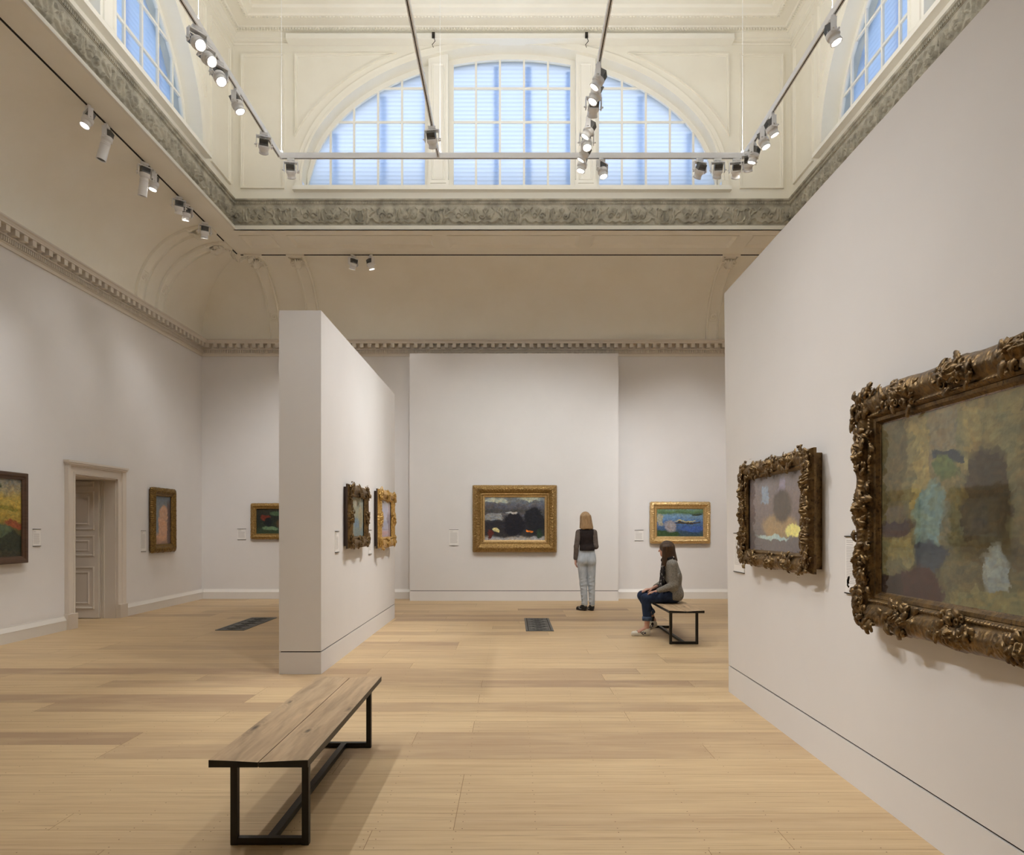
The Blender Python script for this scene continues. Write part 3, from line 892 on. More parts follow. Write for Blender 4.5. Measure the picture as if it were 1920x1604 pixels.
def picture(name, loc, rz, W, H, fw, dep, gmat, label, base, blobs, seed, amp=.012, period=.12, clusters=None, glazed=False, plain=False, side=None, back_gap=.03, brush=.1, leaf=True, gain=1.0, res=.006, inner=None, ragged=0.012, leafscale=1.0):
    """local: x right, z up, y into the wall; origin at the picture centre on the wall"""
    T = tag(empty(name, loc, rz), label, 'painting')
    # frame
    prof_t = np.linspace(0, 1, 22)
    def prof(t):
        if plain: return dep * np.interp(t, [0, .06, .12, .5, .62, .72, .92, 1], [.55, .95, 1, .92, .7, .66, .6, .35])
        return dep * np.interp(t, [0, .05, .10, .2, .45, .68, .76, .80, .86, .93, 1], [.30, .62, .70, .82, 1.0, .80, .62, .66, .70, .55, .34])
    d2 = dep * .78
    mb = MB()
    for k in range(4):
        L = W if k % 2 == 0 else H; O = H if k % 2 == 0 else W
        n = max(12, int(L / res))
        s_ = np.linspace(-1, 1, n); S_, T_ = np.meshgrid(s_, prof_t, indexing='ij')
        u = T_ * fw
        a = S_ * (L / 2 - u); hh = back_gap + prof(T_) * d2 / dep
        if not plain:
            aa = S_ * L / 2
            band = np.clip(np.minimum((T_ - .04) / .1, (.74 - T_) / .1), 0, 1)
            p = aa / period
            sc = np.sin(2 * PI * p + 2.4 * np.sin(PI * T_ * 1.5 + k)) * np.sin(PI * T_ * 2.2 + 1.5 * np.cos(2 * PI * p))
            ribs = np.abs(np.sin(2 * PI * p * 3.5 + 9 * T_ * np.sign(np.sin(2 * PI * p))))
            nz_ = fbm(aa / period * 4 + 31 * k + 80, T_ * 9, seed, 3)
            v_ = (T_ - .38) * fw
            qx = ((p + 100.5) % 1 - .5) * period; rr_ = np.hypot(qx, v_ * 1.15) / period; th_ = np.arctan2(v_, qx)
            ros = np.clip(1 - rr_ * 2.1, 0, 1) ** .6 * (.55 + .45 * np.sin(5 * th_ + 16 * rr_ * np.sign(np.sin(PI * p))))
            q2 = ((p + 100) % 1 - .5) * period; r2 = np.hypot(q2 * 1.3, v_) / period; t2 = np.arctan2(v_, q2)
            ros2 = np.clip(1 - r2 * 2.4, 0, 1) ** .6 * (.5 + .5 * np.cos(6 * t2 + 10 * r2))
            orn = np.maximum(ros, ros2) * 1.1 + (.5 + .5 * sc) * ribs * .25 + nz_ * .45
            m_ = np.ones_like(aa)
            if clusters is not None:
                m_ = np.zeros_like(aa)
                for c in clusters:
                    for sg in (-1, 1):
                        m_ = np.maximum(m_, np.exp(-((aa - sg * c * L / 2) / (.085 * leafscale)) ** 2))
                orn = orn * (.12 + .88 * m_)
            hh = hh + amp * band * orn
            # ragged outer contour
            a_out = (1 - T_) ** 2 * ragged * (np.abs(np.sin(2 * PI * aa / period * 1.3)) * .5 + fbm(aa / period * 3 + 7, aa * 0, seed + k)) * m_ * (np.abs(S_) < .97)
            u = u - a_out
            # row of beads at sight edge
            hh = hh + .25 * amp * np.exp(-((T_ - .86) / .035) ** 2) * np.abs(np.sin(PI * aa / .012 / max(1, res / .006) / 2))
        zc = -(O / 2 - u)
        if k == 0: P = np.stack([a, -hh, zc], -1)
        elif k == 1: P = np.stack([-zc, -hh, a], -1)
        elif k == 2: P = np.stack([-a, -hh, -zc], -1)
        else: P = np.stack([zc, -hh, -a], -1)
        mb.grid(P, 0, True)
    fmb = mb
    # sides and back of frame
    mb = MB(); w2, h2 = W / 2, H / 2; e0 = back_gap + d2 * (.55 if plain else .30)
    o_ = [(-w2, -h2), (w2, -h2), (w2, h2), (-w2, h2)]
    for k in range(4):
        (xa, za), (xb, zb) = o_[k], o_[(k + 1) % 4]
        mb.add([(xa, -e0, za), (xb, -e0, zb), (xb, -back_gap, zb), (xa, -back_gap, za)], [(0, 1, 2, 3)])
    mb.add([(x, -back_gap, z) for x, z in o_], [(0, 1, 2, 3)])
    iw, ih = w2 - .03, h2 - .03
    mb.box(-iw, iw, -back_gap + .0005, -.002, -ih, ih)
    mb.build('frame_back', side or M['side_brown'], T)
    # carved leaf clusters
    if clusters is not None and leaf:
        mb = fmb; F = lambda a, z, h: (a, -h, z)
        rg = random.Random(seed)
        def cluster(cx, cz, ax_ang, spread, n):
            lim = fw * .12
            F = lambda a, z, h: (max(-W / 2 - 2 * lim, min(W / 2 + 2 * lim, a)), -h, max(-H / 2 - 2 * lim, min(H / 2 + 2 * lim, z)))
            for i in range(n):
                da = rg.gauss(0, spread * .5); db = rg.uniform(-.36, .36) * fw
                bx = cx + math.cos(ax_ang) * da - math.sin(ax_ang) * db; bz = cz + math.sin(ax_ang) * da + math.cos(ax_ang) * db
                ang = math.atan2(bz - cz, bx - cx) + rg.uniform(-.8, .8)
                ln_ = rg.uniform(.2, .42) * fw
                if abs(bx + math.cos(ang) * ln_) > W / 2 + lim or abs(bz + math.sin(ang) * ln_) > H / 2 + lim:
                    ang = math.atan2(cz - bz - .3 * cz, cx - bx - .3 * cx) + rg.uniform(-.6, .6)
                edge = min(1, abs(db) / (.42 * fw))
                leafmesh(mb, F, bx, bz, ang, ln_, ln_ * .36, rg.uniform(.07, .13) * fw, back_gap + d2 * (rg.uniform(.85, 1.1) - .45 * edge ** 2), rg.choice((-1, 1)) * rg.uniform(.6, 2.2))
            for i in range(max(2, n // 6)):
                da = rg.gauss(0, spread * .35); db = rg.uniform(-.3, .38) * fw
                bx = cx + math.cos(ax_ang) * da - math.sin(ax_ang) * db; bz = cz + math.sin(ax_ang) * da + math.cos(ax_ang) * db
                bx = max(-W / 2 + .12 * fw, min(W / 2 - .12 * fw, bx)); bz = max(-H / 2 + .12 * fw, min(H / 2 - .12 * fw, bz))
                scroll(mb, F, bx, bz, fw * rg.uniform(.11, .17), fw * .04, rg.uniform(1.0, 1.6), rg.uniform(0, 6), rg.choice((-1, 1)), back_gap + d2 * 1.0)
        hw, hh_ = W / 2 - fw * .5, H / 2 - fw * .5
        nl = 26
        for c in clusters:
            for sg in ((-1, 1) if c > .01 else (1,)):
                if c < .98:
                    for sz in (-1, 1): cluster(sg * c * W / 2, sz * hh_, 0 if sz < 0 else PI, .11 * leafscale, nl)
                    for sx in (-1, 1): cluster(sx * hw, sg * c * H / 2, PI / 2 * -sx, .11 * leafscale, nl)
        for sx in (-1, 1):
            for sz in (-1, 1): cluster(sx * (hw + fw * .05), sz * (hh_ + fw * .05), PI / 4 * sx * sz * -1, .13 * leafscale, int(nl * 1.5))
    fmb.build('frame', gmat, T)
    if inner:
        mb = MB(); iw2, ih2 = W / 2 - fw, H / 2 - fw
        path = [(-iw2, -ih2), (iw2, -ih2), (iw2, ih2), (-iw2, ih2)]
        sweep(mb, path, [(-.01, back_gap + d2 * .34), (-.004, back_gap + d2 * .5), (inner * .4, back_gap + d2 * .46), (inner * .8, back_gap + d2 * .24), (inner, back_gap + d2 * .2)], lambda a, z, h: (a, -h, z), True)
        mb.build('sight_edge', M['gold_dark'] if gmat in (M['gold_dark'], M['gold_black']) else M['gold_pale'], T)
    cw, ch = W - 2 * fw + .012, H - 2 * fw + .012
    x, z, C = canvas_cols(cw, ch, base, blobs, seed, int(min(340, max(60, cw / .0045))), int(min(260, max(50, ch / .0045))), brush=brush, gain=gain)
    mb = MB(); X, Z = np.meshgrid((x - .5) * cw, (z - .5) * ch, indexing='ij')
    cy = -back_gap - d2 * .16
    mb.grid(np.stack([X, np.full_like(X, cy), Z], -1), 0, False)
    mb.build('canvas', M['paint'], T, cols=C.reshape(-1, 3))
    if glazed:
        mb = MB(); mb.add([(-cw / 2, cy - .006, -ch / 2), (cw / 2, cy - .006, -ch / 2), (cw / 2, cy - .006, ch / 2), (-cw / 2, cy - .006, ch / 2)], [(0, 1, 2, 3)])
        mb.build('glazing', M['glazing'], T)
    return T

def place_z(z0, z1): return (z0 + z1) / 2, z1 - z0
# 1 left wall near (cut by the frame)
picture('framed_painting', (-RX, 8.56, 1.613), PI / 2, 1.02, 1.186, .095, .06, M['brown_frame'],
        'painting of yellow and green patches in a plain dark brown frame, left of the doorway', 
        [(0, (74, 70, 54)), (.22, (96, 92, 62)), (.38, (112, 104, 60)), (.46, (190, 160, 70)), (.75, (206, 178, 88)), (.86, (178, 164, 128)), (1, (150, 148, 138))],
        [(.2, .12, .3, .1, (160, 104, 52), .5, 'e'), (.75, .2, .35, .14, (60, 66, 52), .6, 'e'), (.5, .33, .3, .07, (96, 112, 84), .6, 'e'), (.85, .42, .2, .05, (176, 96, 60), .9, 'e'), (.3, .9, .3, .05, (72, 84, 52), .5, 'e'), (.55, .62, .4, .03, (160, 146, 60), 1, 'e')], 11, plain=True, gain=.72, back_gap=.035)
# 2 left wall far
picture('framed_painting', (-RX, 12.62, 1.624), PI / 2, .86, 1.17, .15, .09, M['gold_olive'],
        'tall painting of pinkish and grey tones in a dark gilt frame, right of the doorway',
        [(0, (150, 120, 100)), (.3, (166, 138, 116)), (.7, (126, 128, 130)), (1, (112, 122, 130))],
        [(.42, .3, .42, .26, (196, 152, 122), .9, 'e'), (.62, .66, .34, .14, (188, 150, 124), .9, 'e'), (.9, .4, .1, .5, (104, 88, 84), .8, 'b'), (.12, .6, .12, .4, (120, 130, 138), .8, 'b')], 23, amp=.014, period=.10, side=M['gold_dark'], back_gap=.03, brush=.05)
# 3 back wall left
picture('framed_painting', (-4.93, YB, 1.62), 0, 1.04, .74, .115, .08, M['gold_mid'],
        'dark green and red painting, gilt frame, on the back wall, partly hidden by the partition',
        [(0, (58, 72, 52)), (.25, (44, 54, 44)), (.7, (40, 44, 38)), (1, (58, 56, 46))],
        [(.22, .62, .14, .14, (112, 50, 36), .8, 'e'), (.55, .8, .2, .1, (74, 96, 70), .9, 'e'), (.35, .2, .2, .08, (104, 128, 96), .8, 'e'), (.3, .45, .1, .2, (30, 34, 34), .6, 'e'), (.7, .4, .2, .2, (84, 66, 46), .9, 'e')], 31, amp=.014, period=.09, res=.009, back_gap=.02)
# 4,5 left partition side
picture('framed_painting', (-1.935, 8.305, 1.617), PI / 2, .99, .745, .14, .085, M['gold_black'],
        'pale blue and sand painting in dark bronze carved frame, on the left partition',
        [(0, (128, 150, 150)), (.3, (140, 158, 160)), (.6, (168, 170, 150)), (1, (150, 162, 156))],
        [(.15, .5, .12, .4, (168, 150, 104), .8, 'b'), (.5, .35, .2, .12, (120, 150, 170), .8, 'e'), (.45, .85, .1, .07, (204, 204, 190), .6, 'e'), (.8, .5, .15, .3, (176, 168, 140), .9, 'e')], 41, amp=.016, period=.11, clusters=[0], glazed=True, leafscale=.8, back_gap=.035, brush=.06)
picture('framed_painting', (-1.935, 10.145, 1.615), PI / 2, 1.2, .84, .155, .09, M['gold_bright'],
        'pale lilac painting in bright gilt carved frame, on the left partition',
        [(0, (188, 158, 172)), (.3, (170, 172, 196)), (.42, (150, 158, 196)), (.48, (190, 190, 206)), (1, (186, 190, 208))],
        [(.4, .12, .4, .08, (206, 150, 156), .9, 'e'), (.6, .7, .4, .2, (196, 192, 214), .9, 'e')], 47, amp=.02, period=.12, clusters=[0], glazed=True, leafscale=.9, side=M['side_brown'], back_gap=.035, brush=.05)
# 6 feature wall
picture('framed_painting', (.055, 13.87, 1.668), 0, 1.70, 1.355, .215, .12, M['gold_mid'],
        'large dark painting with a pale foot, in wide gilt frame on the central wall panel',
        [(0, (172, 170, 172)), (.09, (160, 156, 154)), (.13, (52, 50, 52)), (.4, (40, 40, 48)), (.55, (92, 92, 98)), (.66, (74, 72, 70)), (.8, (96, 96, 104)), (1, (122, 130, 132))],
        [(.15, .53, .16, .07, (140, 142, 144), .4, 'b'), (.5, .38, .17, .26, (28, 28, 36), .5, 'e'), (.82, .45, .15, .3, (30, 32, 38), .5, 'e'), (.46, .60, .10, .03, (186, 182, 176), .8, 'e'), (.2, .9, .2, .05, (176, 182, 168), 1, 'e'), (.75, .93, .2, .05, (170, 176, 160), 1, 'e'), (.2, .25, .06, .05, (206, 196, 140), .8, 'e'), (.74, .25, .06, .03, (222, 130, 50), .6, 'e'), (.1, .15, .04, .1, (96, 44, 36), .9, 'e'), (.9, .17, .05, .1, (40, 60, 44), .9, 'e')], 53, amp=.034, period=.13, inner=.03, back_gap=.03, ragged=.004)
# 7 back wall right
picture('framed_painting', (3.51, YB, 1.59), 0, 1.25, .86, .125, .085, M['gold_pale'],
        'blue and green painting in pale gilt frame, on the back wall above the seated person',
        [(0, (58, 74, 52)), (.2, (62, 84, 110)), (.5, (76, 108, 158)), (.75, (120, 152, 178)), (.84, (86, 112, 72)), (.93, (110, 140, 110)), (1, (150, 178, 204))],
        [(.15, .12, .35, .12, (58, 80, 48), .5, 'e'), (.3, .4, .12, .2, (150, 146, 152), .9, 'e'), (.65, .5, .26, .035, (70, 62, 52), .4, 'e'), (.6, .56, .2, .02, (190, 180, 130), .6, 'e'), (.75, .3, .25, .1, (70, 98, 160), .9, 'e'), (.1, .6, .06, .22, (160, 158, 140), .8, 'b'), (.85, .78, .1, .03, (60, 70, 56), .5, 'b')], 61, amp=.022, period=.10, inner=.02, back_gap=.03, res=.008)
# 8,9 right partition
picture('framed_painting', (1.964, 4.94, 1.592), -PI / 2, 1.30, .80, .125, .075, M['gold_black'],
        'smaller dark carved frame on the right partition, holding a dim grey-green painting behind glass',
        [(0, (96, 88, 88)), (.2, (92, 86, 84)), (.6, (110, 98, 94)), (1, (104, 98, 98))],
        [(.55, .35, .3, .14, (140, 118, 84), .8, 'e'), (.3, .75, .06, .12, (120, 134, 150), .6, 'b'), (.62, .75, .05, .15, (128, 120, 136), .6, 'b'), (.8, .3, .12, .08, (196, 188, 110), .5, 'e'), (.45, .2, .3, .03, (150, 168, 164), .8, 'e'), (.6, .6, .16, .2, (74, 66, 58), .9, 'e')], 71, amp=.03, period=.11, clusters=[0, .5], glazed=True, leafscale=.9, side=M['gold_black'], gain=1.6, back_gap=.05, brush=.05, ragged=.01, res=.005)
picture('framed_painting', (1.964, 2.865, 1.586), -PI / 2, 1.66, 1.228, .155, .095, M['gold_dark'],
        'largest olive and brown painting in heavy carved frame, cut by the right edge',
        [(0, (92, 84, 56)), (.2, (104, 98, 66)), (.45, (110, 104, 70)), (.7, (128, 120, 78)), (1, (132, 122, 74))],
        [(.05, .75, .13, .3, (104, 94, 60), .3, 'b'), (.26, .8, .045, .3, (150, 136, 82), .2, 'b'), (.39, .85, .075, .18, (134, 122, 88), .2, 'b'), (.42, .72, .10, .025, (58, 66, 66), .7, 'e'), (.40, .66, .07, .06, (98, 112, 62), .6, 'e'), (.55, .8, .05, .3, (148, 134, 80), .2, 'b'),
         (.32, .45, .09, .16, (110, 134, 124), .5, 'e'), (.33, .25, .09, .08, (54, 64, 72), .6, 'e'), (.12, .4, .13, .05, (72, 64, 54), .7, 'e'), (.16, .28, .1, .08, (134, 126, 84), .8, 'e'), (.25, .08, .13, .12, (66, 40, 30), .5, 'e'), (.05, .06, .1, .08, (48, 36, 28), .6, 'b'), (.6, .5, .1, .28, (74, 64, 42), .5, 'e'), (.62, .28, .14, .07, (92, 82, 54), .7, 'e'), (.63, .2, .06, .1, (150, 158, 150), .7, 'e'), (.7, .05, .3, .08, (128, 122, 80), .6, 'e'), (.85, .6, .12, .3, (112, 100, 62), .6, 'b')], 83, amp=.03, period=.15, clusters=[0, .5], glazed=True, leafscale=1.1, inner=.03, side=M['gold_dark'], gain=.92, back_gap=.05, brush=.09, ragged=.012, res=.005)

# ------------------------------------------------------------------ wall labels
def wall_label(loc, rz, w_, h_, lab, lines, long=False):
    T = tag(empty('wall_label', loc, rz), lab, 'label')
    mb = MB(); mb.box(-w_ / 2, w_ / 2, -.006, -.001, -h_ / 2, h_ / 2); mb.build('card', M['card'], T)
    for s in (-1, 1):
        mb = MB(); z = s * (h_ / 2 + .003); mb.box(-w_ / 2 - .002, w_ / 2 + .002, -.012, -.001, z - .003, z + .003); mb.build('holder_strip', M['black'], T)
    mb = MB(); rg = random.Random(lines)
    z = h_ / 2 - .022
    for i in range(lines):
        if i in (2, 3): z -= .004
        ww = (w_ - .03) * (rg.uniform(.85, 1) if i > 2 else rg.uniform(.3, .5))
        if z < -h_ / 2 + .015: break
        mb.box(-w_ / 2 + .014, -w_ / 2 + .014 + ww, -.0065, -.006, z - .0018, z + .0018); z -= .0095
    mb.build('text_lines', M['ink'], T)
wall_label((-RX, 9.33, 1.35), PI / 2, .15, .225, 'small white wall label beside the plain dark brown frame, left of the doorway', 18)
wall_label((-RX, 12.03, 1.25), PI / 2, .15, .36, 'tall white wall label between the doorway and the tall pinkish painting', 30)
wall_label((-5.66, YB, 1.35), 0, .18, .215, 'white wall label left of the dark green painting on the back wall', 17)
wall_label((-1.935, 7.53, 1.33), PI / 2, .15, .225, 'white wall label at the near end of the left partition', 18)
wall_label((-1.935, 9.28, 1.29), PI / 2, .17, .32, 'white wall label between the two carved frames of the left partition', 26)
wall_label((-1.18, 13.87, 1.285), 0, .185, .32, 'white wall label left of the large central painting', 26)
wall_label((2.66, YB, 1.325), 0, .18, .215, 'white wall label left of the blue and green painting', 17)
wall_label((1.964, 5.89, 1.27), -PI / 2, .26, .33, 'white wall label at the far end of the right partition, beside the smaller carved frame', 26)
wall_label((1.964, 3.885, 1.27), -PI / 2, .25, .325, 'white wall label half behind the far edge of the largest carved frame', 26)

# ------------------------------------------------------------------ suspended lighting tracks
TZ, TY, TX = 6.68, 9.6, 3.262
def track(p0, p1, lab, wires, grp='suspended lighting tracks'):
    d = Vector(p1) - Vector(p0); L = d.length
    T = tag(empty('lighting_track', p0, math.atan2(d.y, d.x)), lab, 'track', grp)
    mb = MB(); mb.box(0, L, -.019, .019, 0, .075); mb.build('rail', M['lampwhite'], T)
    mb = MB(); mb.box(.03, L - .03, -.005, .005, -.001, .0); mb.build('conductor_slot', M['gap'], T)
    mb = MB(); mb.box(.05, L - .05, -.012, .012, .0752, .0762); mb.build('added_uplight_strip', M['added_uplight'], T)  # added strip, hidden on the rail top, to brighten the lantern walls
    for w_ in wires:
        mb = MB(); mb.tube([(w_, 0, .075), (w_, 0, 10.28 - TZ)], .0028, 6); mb.build('suspension_wire', M['wire'], T)
        mb = MB(); mb.box(w_ - .015, w_ + .015, -.012, .012, .075, .105); mb.build('wire_clamp', M['lampwhite'], T)
track((-TX, TY, TZ), (TX, TY, TZ), 'white suspended lighting track running straight across in front of the back window', [.02, 2.25, 2 * TX - .02])
track((-TX, 3.2, TZ), (-TX, TY - .02, TZ), 'white suspended lighting track running back along the left side', [3.9])
track((TX, 3.2, TZ), (TX, TY - .02, TZ), 'white suspended lighting track running back along the right side', [3.75])
track((-1.035, 3.2, TZ), (-1.035, TY - .02, TZ), 'white suspended track over the middle of the room, the left of the two inner ones', [3.6])
track((.975, 3.2, TZ), (.975, TY - .02, TZ), 'white suspended track over the middle of the room, the right inner one crowded with lamps', [3.6])

# spotlight prototype meshes
def spot_meshes():
    d = {}
    mb = MB()
    mb.box(-.045, .045, -.016, .016, -.03, 0)
    mb.box(-.012, .012, -.012, .012, -.05, -.03); d['adapter'] = mb
    mb = MB()
    mb.box(-.088, .088, -.028, .028, -.062, -.048)
    for s in (-1, 1):
        mb.box(min(s * .088, s * .080), max(s * .088, s * .080), -.026, .026, -.175, -.062)
    d['yoke'] = mb
    mb = MB()
    for s in (-1, 1): mb.tube([(s * .074, 0, 0), (s * .106, 0, 0)], .009, 8)
    mb.lathe([(0, .012), (.058, .012), (.062, .005), (.062, -.03), (.058, -.036), (.050, -.038), (.050, -.078), (.054, -.08), (.054, -.095), (.047, -.095), (.045, -.084), (0, -.084)], 24)
    mb.tube([(.06, .02, -.03), (.085, .03, -.03)], .004, 6); mb.lathe([(0, -.038), (.009, -.038), (.009, -.022), (0, -.022)], 8, org=(.09, .032, 0))
    d['housing'] = mb
    mb = MB(); mb.box(-.05, .05, -.042, .042, .012, .03)
    for i in range(9): mb.box(-.048 + i * .012 - .0022, -.048 + i * .012 + .0022, -.042, .042, .03, .082)
    mb.box(-.05, .05, -.010, .010, .03, .078)
    d['heat_sink'] = mb
    mb = MB(); mb.lathe([(0, -.0845), (.044, -.0845)], 20); d['lens'] = mb
    mb = MB(); mb.lathe([(.055, -.07), (.053, -.075), (.053, -.27), (.056, -.272), (.049, -.272), (.049, -.09)], 22); d['snoot'] = mb
    mb = MB(); mb.lathe([(0, -.262), (.049, -.262)], 20); d['dark_lens'] = mb
    return d
SM = spot_meshes(); proto = {}
def spot(x, y, z, target, label, energy=100, angle=30, blend=1.0, snoot=False, color=(.975, .985, 1.0), size=.045, grp=None, axis=0.0):
    T = tag(empty('track_spotlight', (x, y, z)), label, 'spotlight', grp)
    piv = Vector((x, y, z - .15)); d = Vector(target) - piv
    phi = math.atan2(-d.x, d.y); t = math.atan2(math.hypot(d.x, d.y), -d.z)
    T.rotation_euler = (0, 0, phi); T.scale = (1.1,) * 3
    def part(nm, m_, parent, loc=None, rot=None, obname=None):
        key = nm
        if key in proto:
            o = proto[key].copy(); o.name = obname or nm; col.objects.link(o)
        else:
            o = SM[nm].build(obname or nm, m_); proto[key] = o
        o.parent = parent
        o.location = loc or (0, 0, 0); o.rotation_euler = rot or (0, 0, 0)
        return o
    part('adapter', M['lampwhite'], T); part('yoke', M['lampwhite'], T)
    h = part('housing', M['lampwhite'], T, (0, 0, -.15), (t, 0, 0))
    part('heat_sink', M['lampgrey'], h)
    if snoot:
        part('snoot', M['lampwhite'], h); part('dark_lens', M['lensoff'], h, obname='lens')
    else:
        part('lens', M['lens'], h)
    l = bpy.data.lights.new('spot_lamp', 'SPOT'); l.energy = energy * LK; l.spot_size = R(angle * 2); l.spot_blend = blend
    l.color = color; l.shadow_soft_size = size
    lo_ = bpy.data.objects.new('spot_lamp', l); col.objects.link(lo_); lo_.parent = h
    lo_.location = (0, 0, -.29 if snoot else -.10)
    return T
# suspended, left side track
P8c = (1.9, 4.9, 1.6); P9c = (1.9, 2.9, 1.6)
spot(-TX, 7.07, TZ, (1.7, 3.1, 1.1), 'topmost lit spotlight on the left suspended track', 260, 20)
spot(-TX, 7.30, TZ, (1.9, 4.9, 1.5), 'lit spotlight on the left suspended track, second down in its cluster of three', 265, 20)
spot(-TX, 7.60, TZ, (0, 5.0, 0), 'lit spotlight on the left suspended track, lowest in its cluster of three', 260, 32)
spot(-TX, 8.10, TZ, (-.5, 8.0, 0), 'single lit spotlight hanging alone halfway along the left suspended track', 230, 34)
spot(-TX, 8.97, TZ, (-5.2, 14.2, 2.0), 'spotlight seen from behind near the far end of the left suspended track', 300, 24)
spot(-3.11, TY, TZ, (-3.9, 14.2, 2.2), 'spotlight under the left end of the cross track', 260, 26)
spot(-1.035, 8.83, TZ, (-.5, 13.8, 2.0), 'lone spotlight seen from behind on the left inner track', 330, 30)
for i, (y, tg, e, a, lb) in enumerate((
    (7.65, (-1.9, 8.3, 1.9), 330, 26, 'brightest round lamp at the top of the crowded right inner track'),
    (7.92, (-1.5, 7.5, 1.2), 170, 30, 'smaller lit lamp just below the topmost lamp of the right inner track'),
    (8.16, (.6, 13.8, 1.9), 330, 30, 'unlit-looking boxy spotlight seen from behind in the right inner track'),
    (8.62, (-1.9, 9.3, 1.9), 300, 24, 'lit lamp below the boxy spotlight of the right inner track'),
    (8.91, (1.0, 6.0, 0), 150, 32, 'lit lamp turned right, lower half of the right inner track'),
    (9.16, (-1.9, 10.3, 1.9), 330, 26, 'white glowing lamp just above the crossing of the tracks'),
    (9.44, (-.8, 9.2, 0), 150, 32, 'lit lamp just below the crossing of the tracks'))):
    spot(.975, y, TZ, tg, lb, e, a)
spot(1.27, TY, TZ, (2.3, 8.6, .3), 'lit spotlight tilted right, under the cross track beside the crossing', 200, 30)
for x, tg, lb in ((2.64, (1.2, 13.8, 2.2), 'leftmost of the three spotlights seen from behind at the cross track\'s right end'),
                  (2.895, (3.3, 14.2, 1.9), 'middle of the three spotlights seen from behind at the cross track\'s right end'),
                  (3.155, (3.9, 14.2, 2.1), 'rightmost of the three spotlights seen from behind at the cross track\'s right end')):
    spot(x, TY, TZ, tg, lb, 280, 26)
spot(TX, 9.42, TZ, (4.6, 13.9, 1.2), 'upper one of the two spotlights at the corner where cross track meets right track', 200, 26)
spot(TX, 9.2, TZ, (1.6, 10.6, 0), 'lit spotlight at the far end of the right suspended track', 170, 34)
spot(TX, 8.86, TZ, (5.2, 7.8, .3), 'lower lamp of the pair halfway up the right suspended track', 150, 34)
spot(TX, 8.58, TZ, (5.8, 8.5, .6), 'upper lamp of the pair halfway up the right suspended track', 150, 34)
spot(TX, 6.95, TZ, (5.6, 6.2, .6), 'lit spotlight near the top right corner, highest on the right suspended track', 200, 34)
# recessed cove track, left
SX = -ix + .0
spot(SX, 8.42, ZS - .012, (-6.45, 7.0, 1.9), 'glaring lit spotlight, nearest on the dark track of the left soffit', 70, 30)
spot(SX, 8.82, ZS - .012, (-6.45, 8.6, 1.7), 'spotlight with a long white snoot, nearest of the two snoots on the left soffit track', 90, 20, snoot=True)
spot(SX, 9.72, ZS - .012, (-6.3, 10.6, 1.2), 'spotlight with a long white snoot and grey heat sink, second along the left soffit track', 60, 24, snoot=True)
spot(SX, 9.98, ZS - .012, (-6.3, 9.3, .8), 'lit spotlight tucked behind the second snoot on the left soffit track', 60, 34)
spot(SX, 10.72, ZS - .012, (-6.45, 12.5, 1.8), 'boxy grey spotlight facing away on the left soffit track', 90, 22)
spot(SX, 10.95, ZS - .012, (-6.2, 12.0, .4), 'lit spotlight pointing straight down beside the boxy grey one on the left soffit', 50, 36)
spot(SX, 11.62, ZS - .012, (-6.2, 13.2, .9), 'lit spotlight farthest along the left soffit track, before the cove ribs', 60, 30)
# back cove track
spot(-3.03, iy1 + .0, ZS - .012, (-4.4, 14.25, 1.8), 'left one of the pair of spotlights on the back soffit track', 60, 34)
spot(-2.70, iy1 + .0, ZS - .012, (-1.6, 13.9, 1.6), 'right one of the pair of spotlights on the back soffit track', 60, 34)
# spotlights added out of view overhead to brighten floor, walls and partitions
NEAR = 'spotlights added out of view on the near ends of the tracks, overhead'
for x, y, tg, e, a in ((-TX, 4.2, (1.9, 2.4, 1.2), 200, 24), (-TX, 5.2, (1.9, 3.4, 1.2), 210, 24), (-TX, 4.7, (-1.2, 4.2, 0), 190, 36), (-1.035, 4.4, (1.9, 4.4, 1.2), 110, 32),
                       (-1.035, 5.2, (-3.4, 5.6, 0), 230, 36), (.975, 5.4, (-1.9, 8.0, 1.7), 260, 24), (-TX, 5.8, (-6.4, 7.6, 1.4), 330, 34), (.975, 4.4, (.4, 3.4, 0), 120, 36), (-1.035, 6.2, (.5, 6.6, 0), 150, 36),
                       (TX, 5.4, (5.2, 6.0, .4), 200, 36)):
    spot(x, y, TZ, tg, 'white track spotlight added out of view on the near end of a suspended track', e, a, grp=NEAR)

